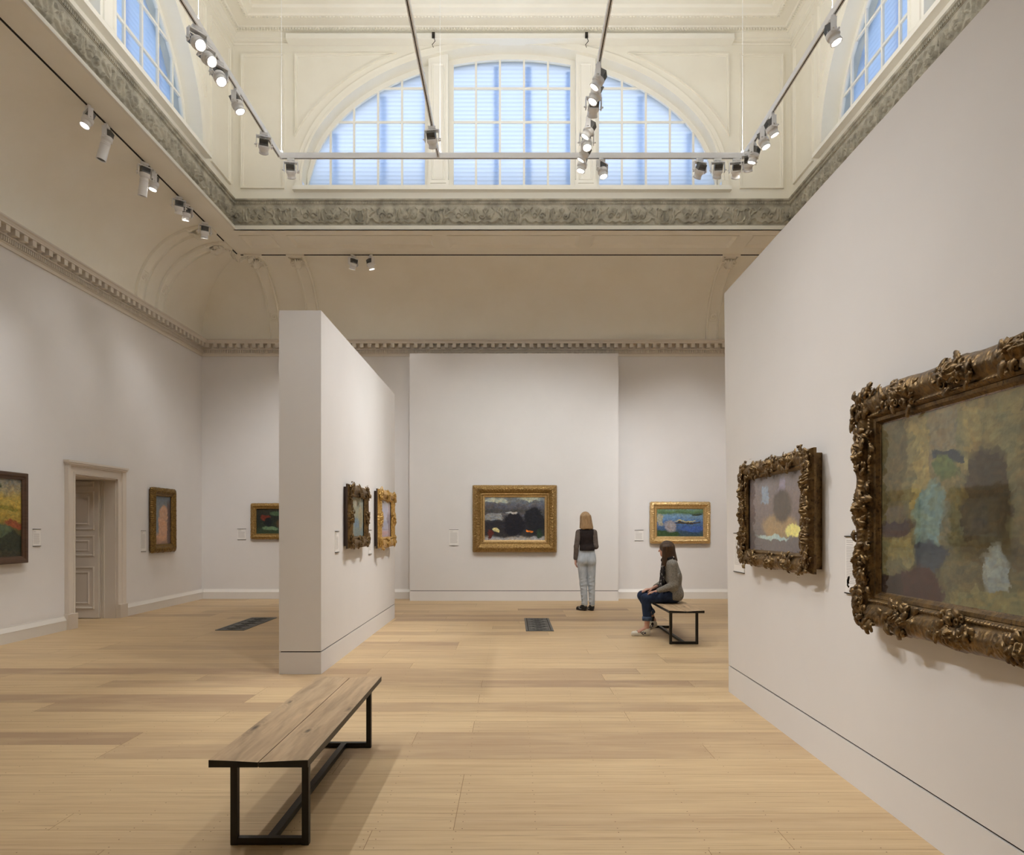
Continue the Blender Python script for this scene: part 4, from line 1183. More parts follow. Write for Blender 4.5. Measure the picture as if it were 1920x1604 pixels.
# ------------------------------------------------------------------ benches
def bench(loc, lab, seed):
    T = tag(empty('gallery_bench', loc), lab, 'bench', 'oak and black steel benches')
    L, W2, H0, H1 = 1.72, .222, .414, .447
    for s in (-1, 1):
        nx, ny = 26, 260
        xs = np.linspace(.002, W2, nx); ys = np.linspace(0, L, ny)
        X, Y = np.meshgrid(xs, ys, indexing='ij')
        Zt = H1 - .010 * (1 - X / W2) ** 1.3
        xo = X * s
        g = fbm(xo * 46 + 8 * fbm(xo * 6 + s, Y * 1.5, seed), Y * 2.2 + 11 * s, seed + 2, 4)
        g2 = fbm(xo * 260, Y * 8, seed + 4, 3); pv = fbm(xo * 12 + 30, Y * 1.3 + s * 7, seed + 9, 3)
        C = np.array(lin((176, 150, 118)))[None, None] * (1 - .55 * (g - .45)[..., None]) * (1 - .35 * (g2 - .5)[..., None]) * (1 + .35 * (pv - .5)[..., None])
        pale = np.clip((fbm(xo * 22 + 5, Y * 3.1, seed + 15) - .55) * 5, 0, 1)[..., None] * .4
        C = C * (1 - pale) + np.array(lin((204, 178, 144))) * pale
        kn = {-1: [(-.20, .50, .012, .05), (-.19, 1.02, .008, .04)], 1: [(.085, .46, .014, .035), (.20, .86, .007, .05)]}[s]
        for kx, ky, ra, rb in kn:
            d = np.hypot((xo - kx) / ra, (Y - ky) / rb)
            k1 = np.clip(1.35 - d, 0, 1)[..., None]; ringv = (np.clip(1 - abs(d - 2.2) / 1.6, 0, 1) * (.5 + .5 * np.sin(d * 7)))[..., None]
            C = C * (1 - .78 * k1) * (1 - .22 * ringv)
        mb = MB(); P = np.stack([xo, Y, Zt], -1); mb.grid(P, 0, True)
        def edge(pts):
            mb.add([p for p in pts] + [(p[0], p[1], H0) for p in pts[::-1]], [tuple(range(2 * len(pts)))], 1)
        edge([tuple(P[i, 0]) for i in range(nx)]); edge([tuple(P[i, -1]) for i in range(nx)])
        n0 = len(mb.v)
        mb.add([tuple(P[-1, 0]), tuple(P[-1, -1]), (s * W2, L, H0), (s * W2, 0, H0)], [(0, 1, 2, 3)], 1)
        mb.add([tuple(P[0, 0]), tuple(P[0, -1]), (s * .002, L, H0), (s * .002, 0, H0)], [(0, 1, 2, 3)], 0)
        mb.add([(s * .002, 0, H0), (s * W2, 0, H0), (s * W2, L, H0), (s * .002, L, H0)], [(0, 1, 2, 3)], 1)
        cols_ = np.zeros((len(mb.v), 3)); cols_[:nx * ny] = C.reshape(-1, 3); cols_[nx * ny:] = lin((120, 96, 70))
        mb.build('seat_plank', [M['oak_top'], M['black']], T, cols=cols_)
    for y in (.14, 1.55):
        mb = MB(); t = .032; x0 = .183
        mb.box(-x0, -x0 + t, y, y + t, .003, H0 - .001); mb.box(x0 - t, x0, y, y + t, .003, H0 - .001)
        mb.box(-x0 + t, x0 - t, y, y + t, .003, .003 + t); mb.box(-x0 + t, x0 - t, y, y + t, H0 - .013, H0 - .001)
        mb.box(-x0, -x0 + .035, y + .002, y + t - .002, 0, .003); mb.box(x0 - .035, x0, y + .002, y + t - .002, 0, .003)
        mb.build('leg_frame', M['black'], T, bevel=.0015)
    mb = MB(); mb.box(-.018, .018, .14 + .033, 1.549, .004, .034); mb.build('stretcher', M['black'], T)
    return T
bench((-1.134, 3.05, 0), 'long oak bench on black steel frames, empty, nearest to the camera', 5)
bench((2.19, 8.55, 0), 'oak bench on black steel frames with a person sitting on it', 9)
# ------------------------------------------------------------------ people: signed-distance bodies meshed with surface nets
def surfnet(prims, h, pad=.03):
    """prims: list of (fn, lo, hi, k, op)"""
    lo = np.min([p[1] for p in prims if p[4] == '+'], 0) - pad; hi = np.max([p[2] for p in prims if p[4] == '+'], 0) + pad
    n = np.ceil((hi - lo) / h).astype(int) + 1
    ax = [lo[i] + h * np.arange(n[i]) for i in range(3)]
    D = np.full(tuple(n), 1.0)
    for fn, plo, phi, k, op in prims:
        i0 = [max(0, int((plo[i] - .05 - lo[i]) / h)) for i in range(3)]; i1 = [min(n[i], int((phi[i] + .05 - lo[i]) / h) + 2) for i in range(3)]
        if any(a >= b_ for a, b_ in zip(i0, i1)): continue
        sl = tuple(slice(a, b_) for a, b_ in zip(i0, i1))
        X = ax[0][sl[0]][:, None, None]; Y = ax[1][sl[1]][None, :, None]; Z = ax[2][sl[2]][None, None, :]
        d = fn(X, Y, Z); e = D[sl]
        if op == '+':
            q_ = np.clip(.5 + .5 * (e - d) / k, 0, 1); D[sl] = e * (1 - q_) + d * q_ - k * q_ * (1 - q_)
        else:
            q_ = np.clip(.5 - .5 * (-d - e) / k * -1, 0, 1) if False else None
            D[sl] = np.maximum(e, -d)
    S = D < 0
    c = np.zeros(tuple(n - 1), int)
    for a in (0, 1):
        for b_ in (0, 1):
            for g in (0, 1):
                c += S[a:n[0] - 1 + a, b_:n[1] - 1 + b_, g:n[2] - 1 + g]
    act = (c > 0) & (c < 8); idx = -np.ones(act.shape, int); cells = np.argwhere(act); idx[act] = np.arange(len(cells))
    acc = np.zeros((len(cells), 3)); cnt = np.zeros(len(cells))
    for a in range(3):
        o1, o2 = [q_ for q_ in range(3) if q_ != a]
        for u in (0, 1):
            for v in (0, 1):
                off = np.zeros(3, int); off[o1] = u; off[o2] = v
                p0 = cells + off; p1 = p0.copy(); p1[:, a] += 1
                d0 = D[tuple(p0.T)]; d1 = D[tuple(p1.T)]; m_ = (d0 < 0) != (d1 < 0)
                t = d0 / np.where(m_, d0 - d1, 1); P = p0.astype(float); P[:, a] += t
                acc[m_] += P[m_]; cnt[m_] += 1
    V = lo + h * acc / cnt[:, None]
    F = []
    for a in range(3):
        b_, g = (a + 1) % 3, (a + 2) % 3
        sl0 = [slice(None)] * 3; sl1 = [slice(None)] * 3; sl0[a] = slice(0, -1); sl1[a] = slice(1, None)
        m_ = S[tuple(sl0)] != S[tuple(sl1)]
        E = np.argwhere(m_); E = E[(E[:, b_] > 0) & (E[:, g] > 0) & (E[:, b_] < n[b_] - 1) & (E[:, g] < n[g] - 1)]
        ins = S[tuple(E.T)]
        def cell(db, dg):
            q_ = E.copy(); q_[:, b_] -= db; q_[:, g] -= dg; return idx[tuple(q_.T)]
        Q = np.stack([cell(0, 0), cell(1, 0), cell(1, 1), cell(0, 1)], 1)
        Q[~ins] = Q[~ins][:, ::-1]
        F.append(Q[(Q >= 0).all(1)])
    return V, np.concatenate(F)
def cap(a, b_, ra, rb=None, k=.02, flat=None, op='+'):
    a = np.array(a, float); b_ = np.array(b_, float); rb = ra if rb is None else rb
    d = b_ - a; L2 = d.dot(d) or 1e-9
    m_ = max(ra, rb) * (1.0)
    ex = np.array([m_] * 3)
    if flat is not None:
        fv, ff = np.array(flat[0], float), flat[1]; fv = fv / np.linalg.norm(fv)
    def fn(X, Y, Z):
        x, y, z = X - a[0], Y - a[1], Z - a[2]
        t = np.clip((x * d[0] + y * d[1] + z * d[2]) / L2, 0, 1)
        x, y, z = x - t * d[0], y - t * d[1], z - t * d[2]
        r = ra + (rb - ra) * t
        if flat is not None:
            p = x * fv[0] + y * fv[1] + z * fv[2]; s_ = (ff - 1) * p
            x, y, z = x + s_ * fv[0], y + s_ * fv[1], z + s_ * fv[2]
            dd = np.sqrt(x * x + y * y + z * z)
            return (dd - r) / (1 + (ff - 1) * np.abs(p * ff) / np.maximum(dd, 1e-6) * .8) if ff > 1 else dd - r
        return np.sqrt(x * x + y * y + z * z) - r
    return (fn, np.minimum(a, b_) - ex, np.maximum(a, b_) + ex, k, op)
def ell(c, r, k=.02, op='+', rz=0):
    c = np.array(c, float); r = np.array(r, float); cs, sn = math.cos(rz), math.sin(rz); m_ = max(r)
    def fn(X, Y, Z):
        x0, y0, z = X - c[0], Y - c[1], Z - c[2]
        x = x0 * cs + y0 * sn; y = -x0 * sn + y0 * cs
        q_ = np.sqrt((x / r[0]) ** 2 + (y / r[1]) ** 2 + (z / r[2]) ** 2); g = np.sqrt((x / r[0] ** 2) ** 2 + (y / r[1] ** 2) ** 2 + (z / r[2] ** 2) ** 2)
        return q_ * (q_ - 1) / np.maximum(g, 1e-6)
    ex = np.array([max(r[0], r[1]) if rz else r[0], max(r[0], r[1]) if rz else r[1], r[2]])
    return (fn, c - ex, c + ex, k, op)
def bound(f, lo, hi): return (f, np.array(lo), np.array(hi), .01, '-')
def sdfmesh(name, prims, h, m_, parent, org, sm=1):
    V, F = surfnet(prims, h)
    mb = MB(); mb.add(V - np.array(org), F, 0, True)
    o = mb.build(name, m_, parent)
    if sm:
        s_ = o.modifiers.new('smooth', 'SMOOTH'); s_.factor = .5; s_.iterations = sm
    return o
def fabric(name, c, c2, scale, bump, bs, stretch=None, rough=.85):
    return mat(name, c, rough, c2=c2, scale=scale, bump=bump, bscale=bs, stretch=stretch, spec=.2)
M['skin'] = mat('skin', (206, 160, 140), .5, c2=(196, 146, 126), scale=14)
M['jeans_light'] = fabric('light_blue_denim', (196, 202, 208), (172, 181, 190), 16, .25, 60, (1, 1, .5))
M['jeans_dark'] = fabric('dark_blue_denim', (48, 60, 86), (36, 46, 68), 18, .25, 60, (1, 1, .6))
M['top_dark'] = fabric('dark_brown_knit', (46, 38, 36), (38, 31, 30), 24, .2, 80)
M['sleeve'] = fabric('sheer_brown_sleeve', (108, 98, 92), (92, 83, 78), 24, .15, 80)
M['cardigan'] = fabric('grey_wool_knit', (158, 154, 146), (116, 112, 106), 90, .6, 150)
M['hair_blond'] = mat('blond_hair', (184, 152, 112), .45, c2=(136, 106, 74), scale=46, stretch=(3, 3, .16), bump=.6, bscale=60, lo=.4, hi=.6)
M['hair_brown'] = mat('brown_hair', (58, 40, 26), .45, c2=(92, 66, 38), scale=34, stretch=(3, 3, .16), bump=.6, bscale=60, lo=.45, hi=.65)
M['shoe_black'] = mat('black_suede_shoe', (28, 26, 26), .6)
M['shoe_white'] = mat('white_leather_shoe', (222, 216, 200), .5)
M['sole'] = mat('shoe_sole', (206, 196, 176), .6)
M['gum'] = mat('dark_gum_sole', (60, 44, 32), .6)
M['sock'] = mat('white_sock', (226, 224, 220), .8)
M['sock_black'] = mat('black_sock', (24, 24, 26), .8)
M['navy'] = mat('navy_leather', (36, 44, 70), .5)
M['denim_cuff'] = fabric('turned_up_denim', (84, 98, 122), (64, 78, 104), 20, .2, 60)
M['eye'] = mat('eye_white', (230, 226, 220), .3)
M['iris'] = mat('eye_iris', (60, 44, 30), .3)
m, nt, b = newmat('patterned_scarf')
tcx = nt.nodes.new('ShaderNodeTexCoord')
ck = nt.nodes.new('ShaderNodeTexVoronoi'); ck.inputs['Scale'].default_value = 24; ck.inputs['Randomness'].default_value = .9
nt.links.new(tcx.outputs['Object'], ck.inputs['Vector'])
f_ = ramp(nt, ck.outputs['Distance'], .36, .26)
nt.links.new(mixrgb(nt, lin((26, 22, 24)), lin((176, 172, 168)), f_), b.inputs['Base Color']); b.inputs['Roughness'].default_value = .9
M['scarf'] = m

def hand_prims(w_, d, side, nrm, ln=.175, curl=.5, spread=1.0):
    """wrist, direction of fingers, direction towards the thumb side, palm normal (towards palm)"""
    w_ = Vector(w_); d = Vector(d).normalized(); nrm = (Vector(nrm) - d * Vector(nrm).dot(d)).normalized(); sd = (Vector(side) - d * Vector(side).dot(d)); sd = (sd - nrm * sd.dot(nrm)).normalized()
    P = []; pl = ln * .52
    for s_ in (-.6, 0, .6):
        P.append(cap(w_ + sd * s_ * .018, w_ + d * pl + sd * s_ * .046, .014, .0135, .012))
    fl_ = [(.033, .40, .0088), (.011, .46, .0090), (-.011, .43, .0086), (-.032, .34, .0076)]
    for s_, l_, r_ in fl_:
        base = w_ + d * (pl - .004) + sd * s_; a1 = curl * .5; a2 = curl * 1.1; a3 = curl * 1.6
        p = base; L = ln * l_ * 1.05
        for fr, a in ((.46, a1), (.30, a2), (.24, a3)):
            q_ = p + (d * math.cos(a) + nrm * math.sin(a) + sd * s_ * .8 * spread).normalized() * L * fr
            P.append(cap(p, q_, r_, r_ * .9, .004)); p = q_
    t0 = w_ + d * .02 + sd * .022; t1 = t0 + (d * .7 + sd * .7 + nrm * .25).normalized() * .042; t2 = t1 + (d * .92 + sd * .25 + nrm * .35).normalized() * .032; t3 = t2 + (d * .95 + nrm * .3).normalized() * .024
    P += [cap(t0, t1, .014, .0115, .01), cap(t1, t2, .011, .0098, .005), cap(t2, t3, .0098, .008, .005)]
    return P
def head_prims(c, yaw, pitch=0, s=1.0):
    """c = head centre; yaw: facing direction angle in XY; returns prims"""
    f = Vector((math.cos(yaw) * math.cos(pitch), math.sin(yaw) * math.cos(pitch), math.sin(pitch))); r = Vector((math.sin(yaw), -math.cos(yaw), 0)); u = r.cross(f)
    c = Vector(c); p = lambda a, b_, g: c + (f * a + r * b_ + u * g) * s
    P = [ell(c - f * .012 * s + u * .02 * s, (.094 * s, .076 * s, .096 * s), .02, rz=yaw), ell(p(.03, 0, -.02), (.062 * s, .062 * s, .088 * s), .03, rz=yaw),
         cap(p(.062, 0, -.082), p(.045, 0, -.085), .022 * s, .03 * s, .03), cap(p(.085, 0, .012), p(.108, 0, -.024), .007 * s, .011 * s, .012),
         cap(p(.083, -.012, -.053), p(.083, .012, -.053), .0075 * s, None, .008), cap(p(.081, -.01, -.062), p(.081, .01, -.062), .008 * s, None, .008),
         cap(p(.082, -.035, .026), p(.086, -.012, .024), .006 * s, None, .012), cap(p(.082, .035, .026), p(.086, .012, .024), .006 * s, None, .012)]
    for sd in (-1, 1):
        P.append(ell(p(-.008, sd * .076, -.008), (.018 * s, .008 * s, .028 * s), .006, rz=yaw))
    return P, p
def face_bits(p, T, org, s=1.0):
    for sd in (-1, 1):
        e = p(.079, sd * .031, .008); mb = MB(); 
        mb.lathe([(.0001, -.011), (.0078, -.0078), (.011, 0), (.0078, .0078), (.0001, .011)], 12, org=tuple(np.array(e) - np.array(org))); mb.build('eye', M['eye'], T)

# ---------- standing woman, seen from behind
org = (1.344, 12.22, 0)
T = tag(empty('person', org), 'standing person with shoulder-length blond hair, dark top and pale blue jeans, seen from behind', 'person')
A = lambda x, y, z: (org[0] + x, org[1] + y, z)
hc = A(-.028, .03, 1.655); yaw = R(90 + 28)
HP, hp = head_prims(hc, yaw, R(4), .98)
body = [cap(A(-.09, 0, .86), A(-.062, .01, .48), .075, .052, .02), cap(A(-.062, .01, .48), A(-.04, -.012, .09), .05, .030, .02),
        cap(A(.075, 0, .86), A(.082, .012, .48), .075, .05, .02), cap(A(.082, .012, .48), A(.088, -.012, .09), .05, .030, .02),
        cap(A(-.06, 0, .92), A(.05, 0, .92), .10, .10, .04), cap(A(0, .005, .95), A(-.008, .01, 1.14), .11, .098, .05, (( 0, 1, 0), 1.25)), cap(A(-.008, .01, 1.14), A(-.01, 0, 1.34), .10, .115, .05, ((0, 1, 0), 1.3)),
        cap(A(-.13, 0, 1.405), A(.115, 0, 1.405), .045, .045, .05), cap(A(-.015, .0, 1.40), A(-.025, .02, 1.58), .05, .046, .04)] + HP
sh_l, el_l, wr_l = A(-.150, -.005, 1.40), A(-.192, -.025, 1.15), A(-.205, .015, .925)
sh_r, el_r, wr_r = A(.125, -.005, 1.40), A(.155, -.02, 1.15), A(.06, .18, 1.10)
body += [cap(sh_l, el_l, .042, .034, .03), cap(el_l, wr_l, .033, .022, .015), cap(sh_r, el_r, .042, .034, .03), cap(el_r, wr_r, .033, .022, .015)]
body += hand_prims(wr_l, (.02, .06, -1), (0.3, 1, 0), (1, -.3, 0), .165, .45) + hand_prims(wr_r, (-1, .3, .05), (0, .2, 1), (0, -1, 0), .165, .5)
for sx, yw in ((-.04, R(128)), (.088, R(100))):
    body.append(cap(A(sx, -.012, .06), A(sx + .11 * math.cos(yw), .11 * math.sin(yw), .04), .026, .024, .02))
sdfmesh('body', body, .0055, M['skin'], T, org, 2)
face_bits(hp, T, org)
# jeans
jp = [cap(A(-.090, -.006, .88), A(-.064, .006, .48), .090, .068, .02), cap(A(-.064, .006, .48), A(-.044, -.014, .11), .067, .052, .02),
      cap(A(.072, -.006, .88), A(.080, .008, .48), .088, .064, .02), cap(A(.080, .008, .48), A(.087, -.014, .11), .063, .050, .02),
      ell(A(-.078, -.045, .895), (.085, .085, .095), .03), ell(A(.062, -.045, .895), (.085, .085, .095), .03),
      cap(A(-.055, 0, .96), A(.045, 0, .96), .108, .108, .04), cap(A(-.04, .0, 1.02), A(.03, .0, 1.02), .108, .108, .04, ((0, 1, 0), 1.1)),
      cap(A(-.03, 0, 1.10), A(.02, 0, 1.10), .12, .12, .02, ((0, 1, 0), 1.25))]
rg = random.Random(4)
for sx, lx in ((-1, -.064), (1, .080)):
    for i in range(9):
        z = .16 + i * .075 + rg.uniform(-.02, .02); dx = rg.uniform(-.02, .02); rr_ = .05 + z * .03
        jp.append(cap(A(lx - .04, -.035 - rr_ * .3, z + dx), A(lx + .04, -.03 - rr_ * .3, z - dx * 1.5), .010, .008, .02))
jp.append(bound(lambda X, Y, Z: (1.105 - Z) * -1 + 0 * X * 0 if False else (Z * 0 + X * 0 + Y * 0 + (1.108 - Z)) , A(-.5, -.5, 1.105), A(.5, .5, 1.4)))
def cut_above(zc, T_=None): return (lambda X, Y, Z: (zc - Z) + 0 * X + 0 * Y, np.array([-9, -9, zc - .05]), np.array([9, 20, 3]), .01, '-')
def cut_below(zc): return (lambda X, Y, Z: (Z - zc) + 0 * X + 0 * Y, np.array([-9, -9, -1.]), np.array([9, 20, zc + .05]), .01, '-')
jp = jp[:-1] + [cut_above(1.10), cut_below(.105)]
sdfmesh('jeans', jp, .0055, M['jeans_light'], T, org, 1)
mb = MB()
for sx in (-1, 1):
    c = (-.078, .062)[sx > 0]
    mb.tube([(c - .05, -.136, .96), (c + .05, -.136, .96)], .002, 5); mb.tube([(c - .05, -.136, .96), (c - .05, -.140, .86), (c, -.142, .84), (c + .05, -.140, .86), (c + .05, -.136, .96)], .002, 5)
mb.tube([(-.10, -.100, 1.045), (-.05, -.112, 1.043), (0, -.114, 1.042), (.05, -.112, 1.043), (.09, -.100, 1.045)], .003, 5)
mb.build('pocket_stitching', M['jeans_light'], T)
# top
tp = [cap(A(-.01, .005, 1.12), A(-.012, .0, 1.32), .118, .135, .05, ((0, 1, 0), 1.3)), cap(A(-.125, 0, 1.405), A(.10, 0, 1.405), .056, .056, .05), cap(A(-.015, 0, 1.41), A(-.022, .008, 1.46), .075, .062, .03), cap(A(-.02, -.03, 1.09), A(.01, -.03, 1.09), .118, .118, .03, ((0, 1, 0), 1.2)), cut_below(1.075), cut_above(1.475)]
sdfmesh('top', tp, .0055, M['top_dark'], T, org, 1)
for a, b_, c_, zc in ((sh_l, el_l, wr_l, .935), (sh_r, el_r, wr_r, None)):
    sp = [cap(a, b_, .056, .047, .03), cap(b_, Vector(b_) + (Vector(c_) - Vector(b_)) * .93, .047, .040, .015)]
    for i in range(4):
        q_ = Vector(a) + (Vector(b_) - Vector(a)) * (.3 + i * .2); sp.append(cap(q_ + Vector((-.03, -.035, .01)), q_ + Vector((.03, -.035, -.01)), .01, .008, .015))
    sdfmesh('sleeve', sp, .0055, M['sleeve'], T, org, 1)
# hair
hx, hy, hz = hc
rg = random.Random(8)
hair = [ell((hx - .002, hy - .022, hz + .022), (.093, .098, .100), .02)]
for i in range(15):
    a = R(200 + i * (345 - 200 + 62) / 14)          # around the back and sides
    x0, y0 = hx + .068 * math.cos(a), hy - .012 + .075 * math.sin(a)
    x1, y1 = hx + .012 + (.098 + rg.uniform(0, .012)) * math.cos(a), hy - .01 + .085 * math.sin(a)
    hair.append(cap((x0, y0, hz + .03), (x1, y1 - .005, 1.475 + rg.uniform(0, .02)), .030, .024, .022))
hair.append(cap((hx - .07, hy, hz + .0), (hx - .085, hy + .0, 1.49), .026, .02, .02))
sdfmesh('hair', hair, .005, M['hair_blond'], T, org, 1)
# socks and shoes
def shoe(T, org, heel, yw, up0, ln, m_up, m_sole, stripes, pitch=0, wide=.042):
    f = Vector((math.cos(yw) * math.cos(pitch), math.sin(yw) * math.cos(pitch), math.sin(pitch))); r = Vector((math.sin(yw), -math.cos(yw), 0)); u = r.cross(f); h0 = Vector(heel)
    p = lambda a, b_, g: h0 + f * a + r * b_ + u * g
    pr = [cap(p(.035, 0, .045), p(ln * .45, 0, .046), .034, .036, .02), cap(p(ln * .4, 0, .042), p(ln - .042, .004, .033), .038, .028, .025), cap(p(ln * .6, .0, .03), p(ln - .036, 0, .028), .038, .033, .02), cap(p(.035, 0, .05), p(.04, 0, .085), .034, .032, .02), cap(p(.05, 0, .075), p(.10, 0, .068), .030, .028, .03), cap(p(.036, 0, .07), p(.046, 0, .098), .037, .038, .02), cap(p(.07, 0, .082), p(.105, 0, .074), .030, .026, .02)]
    s1 = sdfmesh('shoe', pr, .004, m_up, T, org, 1)
    so = [cap(p(.037, 0, .012), p(ln * .5, 0, .012), .036, .036, .01, (u, 2.9)), cap(p(ln * .5, 0, .012), p(ln - .042, 0, .012), .038, .040, .02, (u, 3.2))]
    sdfmesh('sole', so, .004, m_sole, s1, org, 1)
    return p, s1
for k_, (sx, yw) in enumerate(((-.04, R(128)), (.088, R(100)))):
    p, sh = shoe(T, org, A(sx - .035 * math.cos(yw), -.012 - .035 * math.sin(yw), 0), yw, 0, .25, M['shoe_black'], M['gum'], 3)
    sdfmesh('sock', [cap(A(sx, -.014, .07), A(sx, -.012, .15), .036, .036, .01)], .005, M['sock'], T, org, 1)
    mb = MB()
    for sd in (-1, 1):
        for i in range(3):
            a0 = .085 + i * .022; o_ = Vector(org)
            q_ = [p(a0, sd * .0385, .03) - o_, p(a0 + .010, sd * .0385, .03) - o_, p(a0 + .026, sd * .029, .062) - o_, p(a0 + .016, sd * .029, .062) - o_]
            nn = (p(0, sd * 1, 0) - p(0, 0, 0)) * .006
            mb.add([tuple(v + nn) for v in q_] + [tuple(v) for v in q_], [(0, 1, 2, 3), (4, 7, 6, 5), (0, 4, 5, 1), (1, 5, 6, 2), (2, 6, 7, 3), (3, 7, 4, 0)])
    mb.build('stripes', M['sock'], sh)

# ---------- seated woman, in profile facing left
org = (2.2, 9.5, .0)
T = tag(empty('person', org), 'person sitting on the farther bench in grey cardigan, dark jeans and white trainers', 'person')
hc = (2.150, 9.515, 1.185); yaw = R(180 - 22)
HP, hp = head_prims(hc, yaw, R(-3), .96)
kn_n, an_n = (1.835, 9.385, .512), (1.850, 9.375, .11); kn_f, an_f = (1.825, 9.60, .530), (1.990, 9.605, .185)
body = [cap((2.245, 9.42, .545), kn_n, .080, .056, .03), cap(kn_n, (1.865, 9.38, .32), .053, .047, .02), cap((1.865, 9.38, .32), an_n, .048, .031, .02),
        cap((2.245, 9.58, .545), kn_f, .080, .056, .03), cap(kn_f, (1.92, 9.60, .35), .053, .047, .02), cap((1.92, 9.60, .35), an_f, .048, .031, .02),
        cap((2.25, 9.44, .56), (2.25, 9.56, .56), .095, .095, .04), cap((2.245, 9.5, .60), (2.235, 9.5, .78), .105, .095, .05, ((1, 0, 0), 1.15)), cap((2.235, 9.5, .78), (2.205, 9.5, .95), .10, .105, .05, ((1, 0, 0), 1.15)),
        cap((2.195, 9.37, .985), (2.195, 9.63, .985), .045, .045, .05), cap((2.19, 9.5, .98), (2.165, 9.51, 1.12), .05, .045, .03)] + HP
shn, eln, wrn = (2.195, 9.345, .97), (2.215, 9.315, .70), (1.985, 9.365, .612)
shf, elf, wrf = (2.195, 9.655, .97), (2.16, 9.66, .71), (1.965, 9.56, .632)
body += [cap(shn, eln, .043, .036, .03), cap(eln, wrn, .034, .023, .02), cap(shf, elf, .043, .036, .03), cap(elf, wrf, .034, .023, .02)]
body += hand_prims(wrn, (-1, .05, -.22), (0, 1, .2), (-.1, 0, -1), .17, .38) + hand_prims(wrf, (-1, -.25, -.12), (0, -1, .2), (0, 0, -1), .17, .38)
body += [cap(an_n, (1.74, 9.37, .05), .032, .03, .02), cap(an_f, (1.93, 9.6, .08), .032, .03, .02)]
sdfmesh('body', body, .0055, M['skin'], T, org, 2)
face_bits(hp, T, org)
jp = [cap((2.24, 9.42, .548), (1.845, 9.385, .515), .094, .070, .03), cap((1.84, 9.385, .515), (1.860, 9.378, .235), .068, .058, .02),
      cap((2.24, 9.58, .548), (1.835, 9.60, .532), .098, .070, .03), cap((1.83, 9.60, .53), (1.945, 9.603, .295), .066, .055, .02),
      cap((2.24, 9.44, .56), (2.24, 9.56, .56), .10, .10, .04), cut_below(.4485) ]
# the cut at the seat only applies behind the knees
jp[-1] = (lambda X, Y, Z: np.maximum(Z - .4495, 2.02 - X) + 0 * Y, np.array([1.9, 9.2, .3]), np.array([2.5, 9.9, .5]), .01, '-')
jp.append((lambda X, Y, Z: np.maximum(Z - .235, X - 1.925) + 0 * Y, np.array([1.7, 9.2, .0]), np.array([1.93, 9.5, .3]), .01, '-'))
rg = random.Random(2)
for i in range(7):
    x = 1.92 + i * .05; jp.insert(0, cap((x, 9.33, .545 + rg.uniform(-.02, .03)), (x + .03, 9.34, .60), .012, .01, .02))
sdfmesh('jeans', jp, .0055, M['jeans_dark'], T, org, 1)
def ringcuff(a, d, r_, h_):
    a = Vector(a); d = Vector(d).normalized()
    mb = MB(); up = Vector((0, 1, 0)); s_ = d.cross(up).normalized()
    P = []
    for t, rr_ in ((0, r_ - .012), (0, r_), (h_ * .5, r_ + .004), (h_, r_), (h_, r_ - .012)):
        P.append([tuple(a + d * t + (s_ * math.cos(q_) + up * math.sin(q_)) * rr_ - Vector(org)) for q_ in np.linspace(0, 2 * PI, 25)[:-1]])
    mb.grid(np.array(P), 0, True, closed_v=True); mb.build('turned_cuff', M['denim_cuff'], T)
ringcuff((1.853, 9.378, .268), (0, 0, -1), .062, .058); ringcuff((1.938, 9.602, .325), (.42, 0, -1), .060, .055)
# cardigan
cg = [cap((2.25, 9.5, .62), (2.24, 9.5, .80), .135, .125, .05, ((1, 0, 0), 1.2)), cap((2.24, 9.5, .80), (2.205, 9.5, .95), .128, .118, .05, ((1, 0, 0), 1.1)),
      cap((2.2, 9.36, .985), (2.2, 9.64, .985), .055, .055, .05), cap((2.19, 9.47, 1.0), (2.185, 9.53, 1.03), .065, .06, .03), cap((2.25, 9.42, .565), (2.25, 9.58, .565), .118, .118, .05),
      cap(shn, eln, .066, .062, .04), cap(eln, (2.01, 9.36, .622), .062, .036, .03), cap(shf, elf, .064, .058, .04), cap(elf, (1.985, 9.57, .64), .058, .036, .03)]
for i in range(6):
    cg.append(cap((2.16 + .02 * i, 9.30, .66 + .035 * i), (2.25 + .008 * i, 9.285, .70 + .035 * i), .012, .01, .02))
cg.append((lambda X, Y, Z: np.maximum(Z - .482 - .12 * np.maximum(0, 2.28 - X), 0 * X - 9) + 0 * Y, np.array([1.9, 9.2, .2]), np.array([2.6, 9.9, .55]), .01, '-'))
cg.append((lambda X, Y, Z: (X + .30 * (Z - .62) * -1 * -1 - 2.135) + np.abs(Y - 9.5) * -.0 + np.maximum(0, np.abs(Y - 9.5) - .055) * 3, np.array([1.8, 9.4, .5]), np.array([2.2, 9.6, 1.02]), .01, '-'))
sdfmesh('cardigan', cg, .006, M['cardigan'], T, org, 1)
